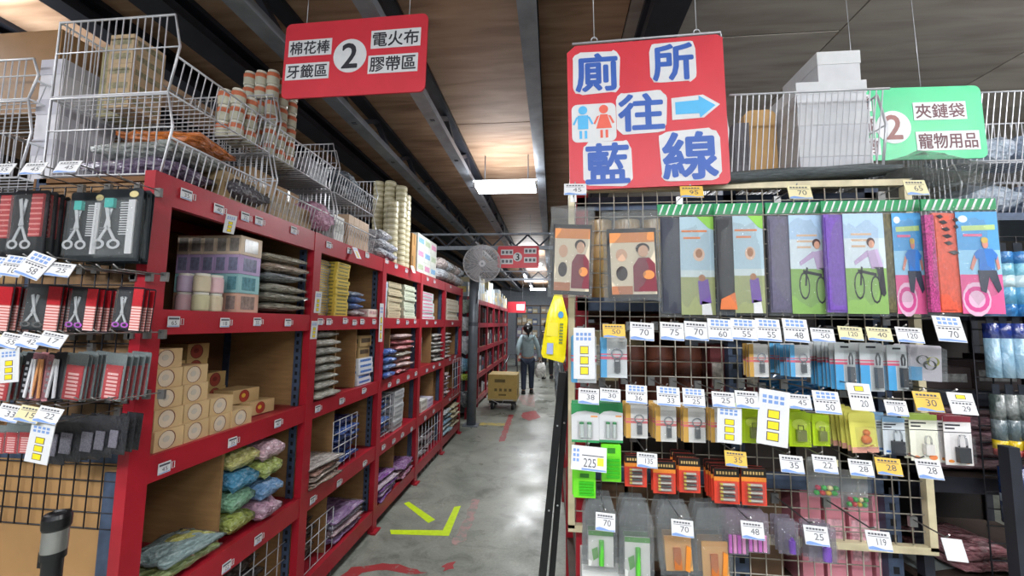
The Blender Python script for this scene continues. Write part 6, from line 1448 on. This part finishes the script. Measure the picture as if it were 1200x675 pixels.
# ---- fan and small red sign near the far end
t = thing('hanging_sign', 'small red and white sign at the far left of the aisle', 'sign', (-1.5, 13.2, 1.95)); sign_board(t, 0.6, 0.36, SIGNRED, 0.03); strip(t, ' ', 0.3, 0.06, 0.56, 0.3) if False else MB().box((0.3, -0.006, 0.08), (0.56, -0.004, 0.28)).build('text_strip', WHITE, t); hangers(t, (0.1, 0.5), 0.36, CEIL-1.95)

# ================================================================== HAND TROLLEY WITH CARTON
p0 = atY(571, 466, 7.5); p1 = atY(606, 466, 7.5); cx = (p0.x+p1.x)/2
t = thing('hand_trolley', 'black four wheeled flat trolley under the brown carton', 'trolley', (cx, 7.75, 0))
MB().box((-0.27, -0.25, 0.17), (0.27, 0.35, 0.20)).build('deck', mat('#a89a78', 0.6), t)
MB().box((-0.25, -0.22, 0.12), (0.25, 0.32, 0.17)).build('chassis', BLACK, t)
for sx in (-1, 1):
    for y in (-0.17, 0.27):
        w = MB().tube([(sx*0.19-0.025, y, 0.0755), (sx*0.19+0.025, y, 0.0755)], 0.075, 18).build('wheel', mat('#17181c', 0.5), t); MB().tube([(sx*0.19-0.027, y, 0.0755), (sx*0.19+0.027, y, 0.0755)], 0.03, 12).build('wheel_hub', mat('#7c8088', 0.3, metal=0.5), w)
MB().tube([(-0.18, 0.35, 0.19), (-0.12, 0.62, 0.62), (0.0, 0.9, 0.93), (0.16, 0.9, 0.93), (0.2, 0.62, 0.62), (0.2, 0.35, 0.19)], 0.013, 8).build('pull_handle', mat('#4a4c52', 0.3, metal=0.6), t)
MB().tube([(-0.2, -0.255, 0.185), (0.0, -0.26, 0.10), (0.02, -0.26, 0.185), (0.2, -0.255, 0.185)], 0.006, 5).build('strap', WIRE, t)
o = box_thing('brown_carton', (0, 0, 0), (0.54, 0.5, 0.445), ['#b79c58', '#cfc08a'], 'big brown carton with dark print riding on the trolley', 'cartons on the trolley', 'tape'); o.location = (cx+0.27, 7.52, 0.2005)
b = MB(); letters(b, '易碎品', -0.40, 0.09, -0.12, 0.16, -0.0012, 0); b.build('print', INK, o) if False else None
b = MB()
for k in range(4): b.box((-0.42+k*0.09, -0.0012, 0.14), (-0.37+k*0.09, 0, 0.19)); 
b.box((-0.42, -0.0012, 0.30), (-0.22, 0, 0.36)); b.box((-0.34, -0.0012, 0.06), (-0.2, 0, 0.09)); b.build('print', mat('#6a5a34', 0.7), o)['kind'] = 'stuff'

# ================================================================== PEOPLE
def skin(verts, edges, radii, mats, name, parent, levels=2, root=0):
    me = bpy.data.meshes.new('tmp'); me.from_pydata(verts, edges, []); o = bpy.data.objects.new('tmp', me); COL.objects.link(o)
    m = o.modifiers.new('s', 'SKIN'); m.use_smooth_shade = True
    for i, r in enumerate(radii):
        sv = me.skin_vertices[0].data[i]; sv.radius = r if isinstance(r, tuple) else (r, r); sv.use_root = (i == root)
    sd = o.modifiers.new('d', 'SUBSURF'); sd.levels = levels; sd.render_levels = levels
    dg = bpy.context.evaluated_depsgraph_get(); res = bpy.data.meshes.new_from_object(o.evaluated_get(dg))
    bpy.data.objects.remove(o); bpy.data.meshes.remove(me)
    res.name = name; res.materials.clear(); q = obj(name, res, mats, parent); return q
def chain(V, E, Rr, pts, start=None):
    prev = start
    for p, r in pts:
        V.append(p); Rr.append(r); i = len(V)-1
        if prev is not None: E.append((prev, i))
        prev = i
    return prev
def person(loc, rz, label, top, trousers, hair, hgt=1.58, lhand=(-0.22, -0.22, 0.86), rhand=(0.30, 0.05, 0.72), stride=0.10, hood=True, longhair=True):
    """back view person: local +y is the way they walk; -y faces the viewer; built 1.58 tall, then scaled"""
    t = thing('person', label, 'person', loc, rz); t.scale = (hgt/1.58,)*3
    SK = mat('#b98d74', 0.5, var=0.06)
    def arm(s, hand):
        sh = Vector((s*0.165, 0, 1.27)); h = Vector(hand); mid = (sh+h)/2 + Vector((s*0.025, -0.03, -0.02)); return sh, mid, h
    # body
    V, E, Rr = [], [], []
    pel = chain(V, E, Rr, [((0, 0, 0.82), (0.12, 0.09))])
    ch = chain(V, E, Rr, [((0, 0, 0.98), (0.105, 0.08)), ((0, 0.005, 1.16), (0.125, 0.085))], pel)
    nk = chain(V, E, Rr, [((0, 0.0, 1.30), (0.06, 0.055)), ((0, 0.01, 1.35), 0.045), ((0, 0.02, 1.42), (0.068, 0.078)), ((0, 0.03, 1.50), (0.074, 0.088)), ((0, 0.02, 1.55), (0.045, 0.055))], ch)
    for s, hand in ((-1, lhand), (1, rhand)):
        sh, mid, h = arm(s, hand); d = (h-mid).normalized(); sd = Vector((0, 1, 0)).cross(d); sd = sd.normalized() if sd.length > .1 else Vector((1, 0, 0))
        wr = chain(V, E, Rr, [(sh, 0.048), (mid, 0.038), (h-d*0.02, 0.026), (h+d*0.03, (0.032, 0.018)), (h+d*0.06, (0.034, 0.016))], ch)
        fw = Vector((0, 1, 0))
        for q in range(4): b0 = h+d*0.07+fw*(q-1.5)*0.018; L = (0.055, 0.066, 0.062, 0.05)[q]; chain(V, E, Rr, [(b0, 0.0085), (b0+d*L*0.5+sd*0.008*s, 0.008), (b0+d*L*0.8+sd*0.026*s, 0.007)], wr)
        b0 = h+d*0.015+fw*0.03; chain(V, E, Rr, [(b0, 0.010), (b0+d*0.03+fw*0.016, 0.009), (b0+d*0.052+fw*0.014, 0.008)], wr-1)
    for s in (-1, 1):
        y = stride*s; chain(V, E, Rr, [((s*0.085, 0, 0.76), 0.085), ((s*0.085, y*0.45+0.02, 0.43), 0.056), ((s*0.085, y-0.02, 0.10), 0.036), ((s*0.087, y, 0.045), 0.036), ((s*0.095, y+0.12, 0.035), 0.032)], pel)
    skin(V, E, Rr, SK, 'body', t)
    # top with sleeves, a little larger than the body
    V, E, Rr = [], [], []
    a = chain(V, E, Rr, [((0, 0, 1.14), (0.155, 0.112))]); chain(V, E, Rr, [((0, 0, 0.98), (0.148, 0.112)), ((0, 0, 0.86), (0.155, 0.118)), ((0, 0, 0.80), (0.150, 0.115))], a); u = chain(V, E, Rr, [((0, 0, 1.26), (0.10, 0.078)), ((0, 0.005, 1.315), (0.066, 0.06))], a)
    for s, hand in ((-1, lhand), (1, rhand)):
        sh, mid, h = arm(s, hand); d = (h-mid).normalized(); chain(V, E, Rr, [(sh+Vector((-s*0.02, 0, 0.0)), 0.066), (mid, 0.056), (h-d*0.05, 0.044), (h-d*0.015, 0.036)], a)
    tp = skin(V, E, Rr, mat(top, 0.85, var=0.1, scale=20, bump=0.4, bscale=14, dist=0.02), 'hoodie' if hood else 'jacket', t)
    if hood:
        b = MB(); v = []
        for i in range(7):
            q = math.pi*(i/6); v += [(0.115*math.cos(q), -0.055-0.045*math.sin(q), 1.325), (0.125*math.cos(q), -0.07-0.055*math.sin(q), 1.27), (0.075*math.cos(q), -0.085-0.045*math.sin(q), 1.19), (0.0, -0.10, 1.165)]
        b.add(v, [(i*4+j, (i+1)*4+j, (i+1)*4+j+1, i*4+j+1) for i in range(6) for j in range(3)], 0, True); b.build('hood', mat(top, 0.9, var=0.12, scale=20), tp)
    V, E, Rr = [], [], []
    a = chain(V, E, Rr, [((0, 0, 0.80), (0.132, 0.105))])
    for s in (-1, 1): y = stride*s; chain(V, E, Rr, [((s*0.085, 0, 0.73), 0.096), ((s*0.087, y*0.45+0.02, 0.43), 0.072), ((s*0.087, y-0.01, 0.14), 0.060), ((s*0.087, y-0.01, 0.09), 0.058)], a)
    skin(V, E, Rr, mat(trousers, 0.8, var=0.15, scale=18), 'trousers', t)
    for s in (-1, 1):
        y = stride*s; b = MB(); o = [(-0.04, -0.055), (0.04, -0.055), (0.05, 0.05), (0.045, 0.14), (0.0, 0.175), (-0.045, 0.14), (-0.048, 0.05)]
        n = len(o); b.add([(s*0.09+x, y+w, 0.0) for x, w in o] + [(s*0.09+x, y+w, 0.022) for x, w in o] + [(s*0.09+x*0.75, y+w*0.8, 0.065 if w > 0.1 else 0.088) for x, w in o], [tuple(range(n))[::-1], tuple(range(2*n, 3*n))] + [(k*n+i, k*n+(i+1) % n, (k+1)*n+(i+1) % n, (k+1)*n+i) for k in (0, 1) for i in range(n)], 0, True)
        b.build('shoe', mat('#1d1d22', 0.6), t)
    # face, ears and hair
    f = MB(); f.ball((0, 0.128, 1.445), (0.014, 0.022, 0.022), 0); f.build('nose', SK, t)
    for s in (-1, 1):
        e = MB(); e.ball((s*0.03, 0.112, 1.468), (0.013, 0.008, 0.008), 0, 8, 5); e.build('eye', mat('#e8e4de', 0.3), t); e = MB(); e.ball((s*0.03, 0.119, 1.468), (0.006, 0.004, 0.006), 0, 8, 5); e.build('iris', mat('#20150f', 0.3), t)
        e = MB(); e.ball((s*0.078, 0.02, 1.45), (0.012, 0.022, 0.032), 0); e.build('ear', SK, t)
    e = MB(); e.ball((0, 0.11, 1.405), (0.026, 0.012, 0.009), 0); e.build('mouth', mat('#9a5a50', 0.5), t)
    hb = MB(); v = []; n, k_ = 18, 9
    zlow = 1.36 if longhair else 1.42
    for i in range(k_+1):
        th = math.pi*i/k_
        for j in range(n):
            q = 2*math.pi*j/n; x = 0.112*math.sin(th)*math.cos(q); yy = 0.125*math.sin(th)*math.sin(q); z = 0.122*math.cos(th)
            front = max(0, math.sin(q)); z = max(z, -0.13 + front*0.20); 
            if yy > 0: yy *= 0.80
            v.append((x, 0.010+yy, 1.475+z))
    hb.add(v, [(i*n+j, (i+1)*n+j, (i+1)*n+(j+1) % n, i*n+(j+1) % n) for i in range(k_) for j in range(n)], 0, True)
    hr = hb.build('hair', mat(hair, 0.4, var=0.3, scale=40, bump=0.5, bscale=90), t)
    if longhair:
        pt = MB(); pt.tube([(0, -0.09, 1.49), (0.0, -0.14, 1.44), (0.01, -0.13, 1.36), (0.015, -0.115, 1.28)], [0.03, 0.036, 0.030, 0.012], 10); pt.build('ponytail', mat(hair, 0.4, var=0.3, scale=40, bump=0.5, bscale=90), hr)
    return t
wp = atZ(618, 461, 0)
person((wp.x, wp.y, 0), R(3), 'person in a pale blue grey hoodie and dark jeans walking away, pulling the trolley', '#9db2b8', '#2f3a4e', '#121014', 1.60, lhand=(-0.23, -0.12, 0.84), rhand=(0.27, 0.04, 0.80))
person((wp.x+0.42, wp.y+2.6, 0), R(-10), 'person in a dark grey jacket farther down the aisle', '#5a5c60', '#26262c', '#15120f', 1.68, lhand=(-0.25, 0.05, 0.76), rhand=(0.25, 0.05, 0.76), hood=False, longhair=False)
hp = Vector((wp.x, wp.y, 0)) + Vector((0.30, 0.03, 0.70))
o = bag((hp.x, hp.y, hp.z-0.36), (0.24, 0.2, 0.38), 0.1, crinkle('#d8d6d2', 0.4), 'white plastic shopping bag in the hand of the hoodie wearer', 'carried bags', seal=False, name='shopping_bag')
b = MB(); b.tube([(-0.18, 0, 0.86), (-0.06, 0, 1.10), (0.06, 0, 1.10), (0.18, 0, 0.86)], 0.022, 6); b.build('handle_loop', crinkle('#d8d6d2', 0.4), o)
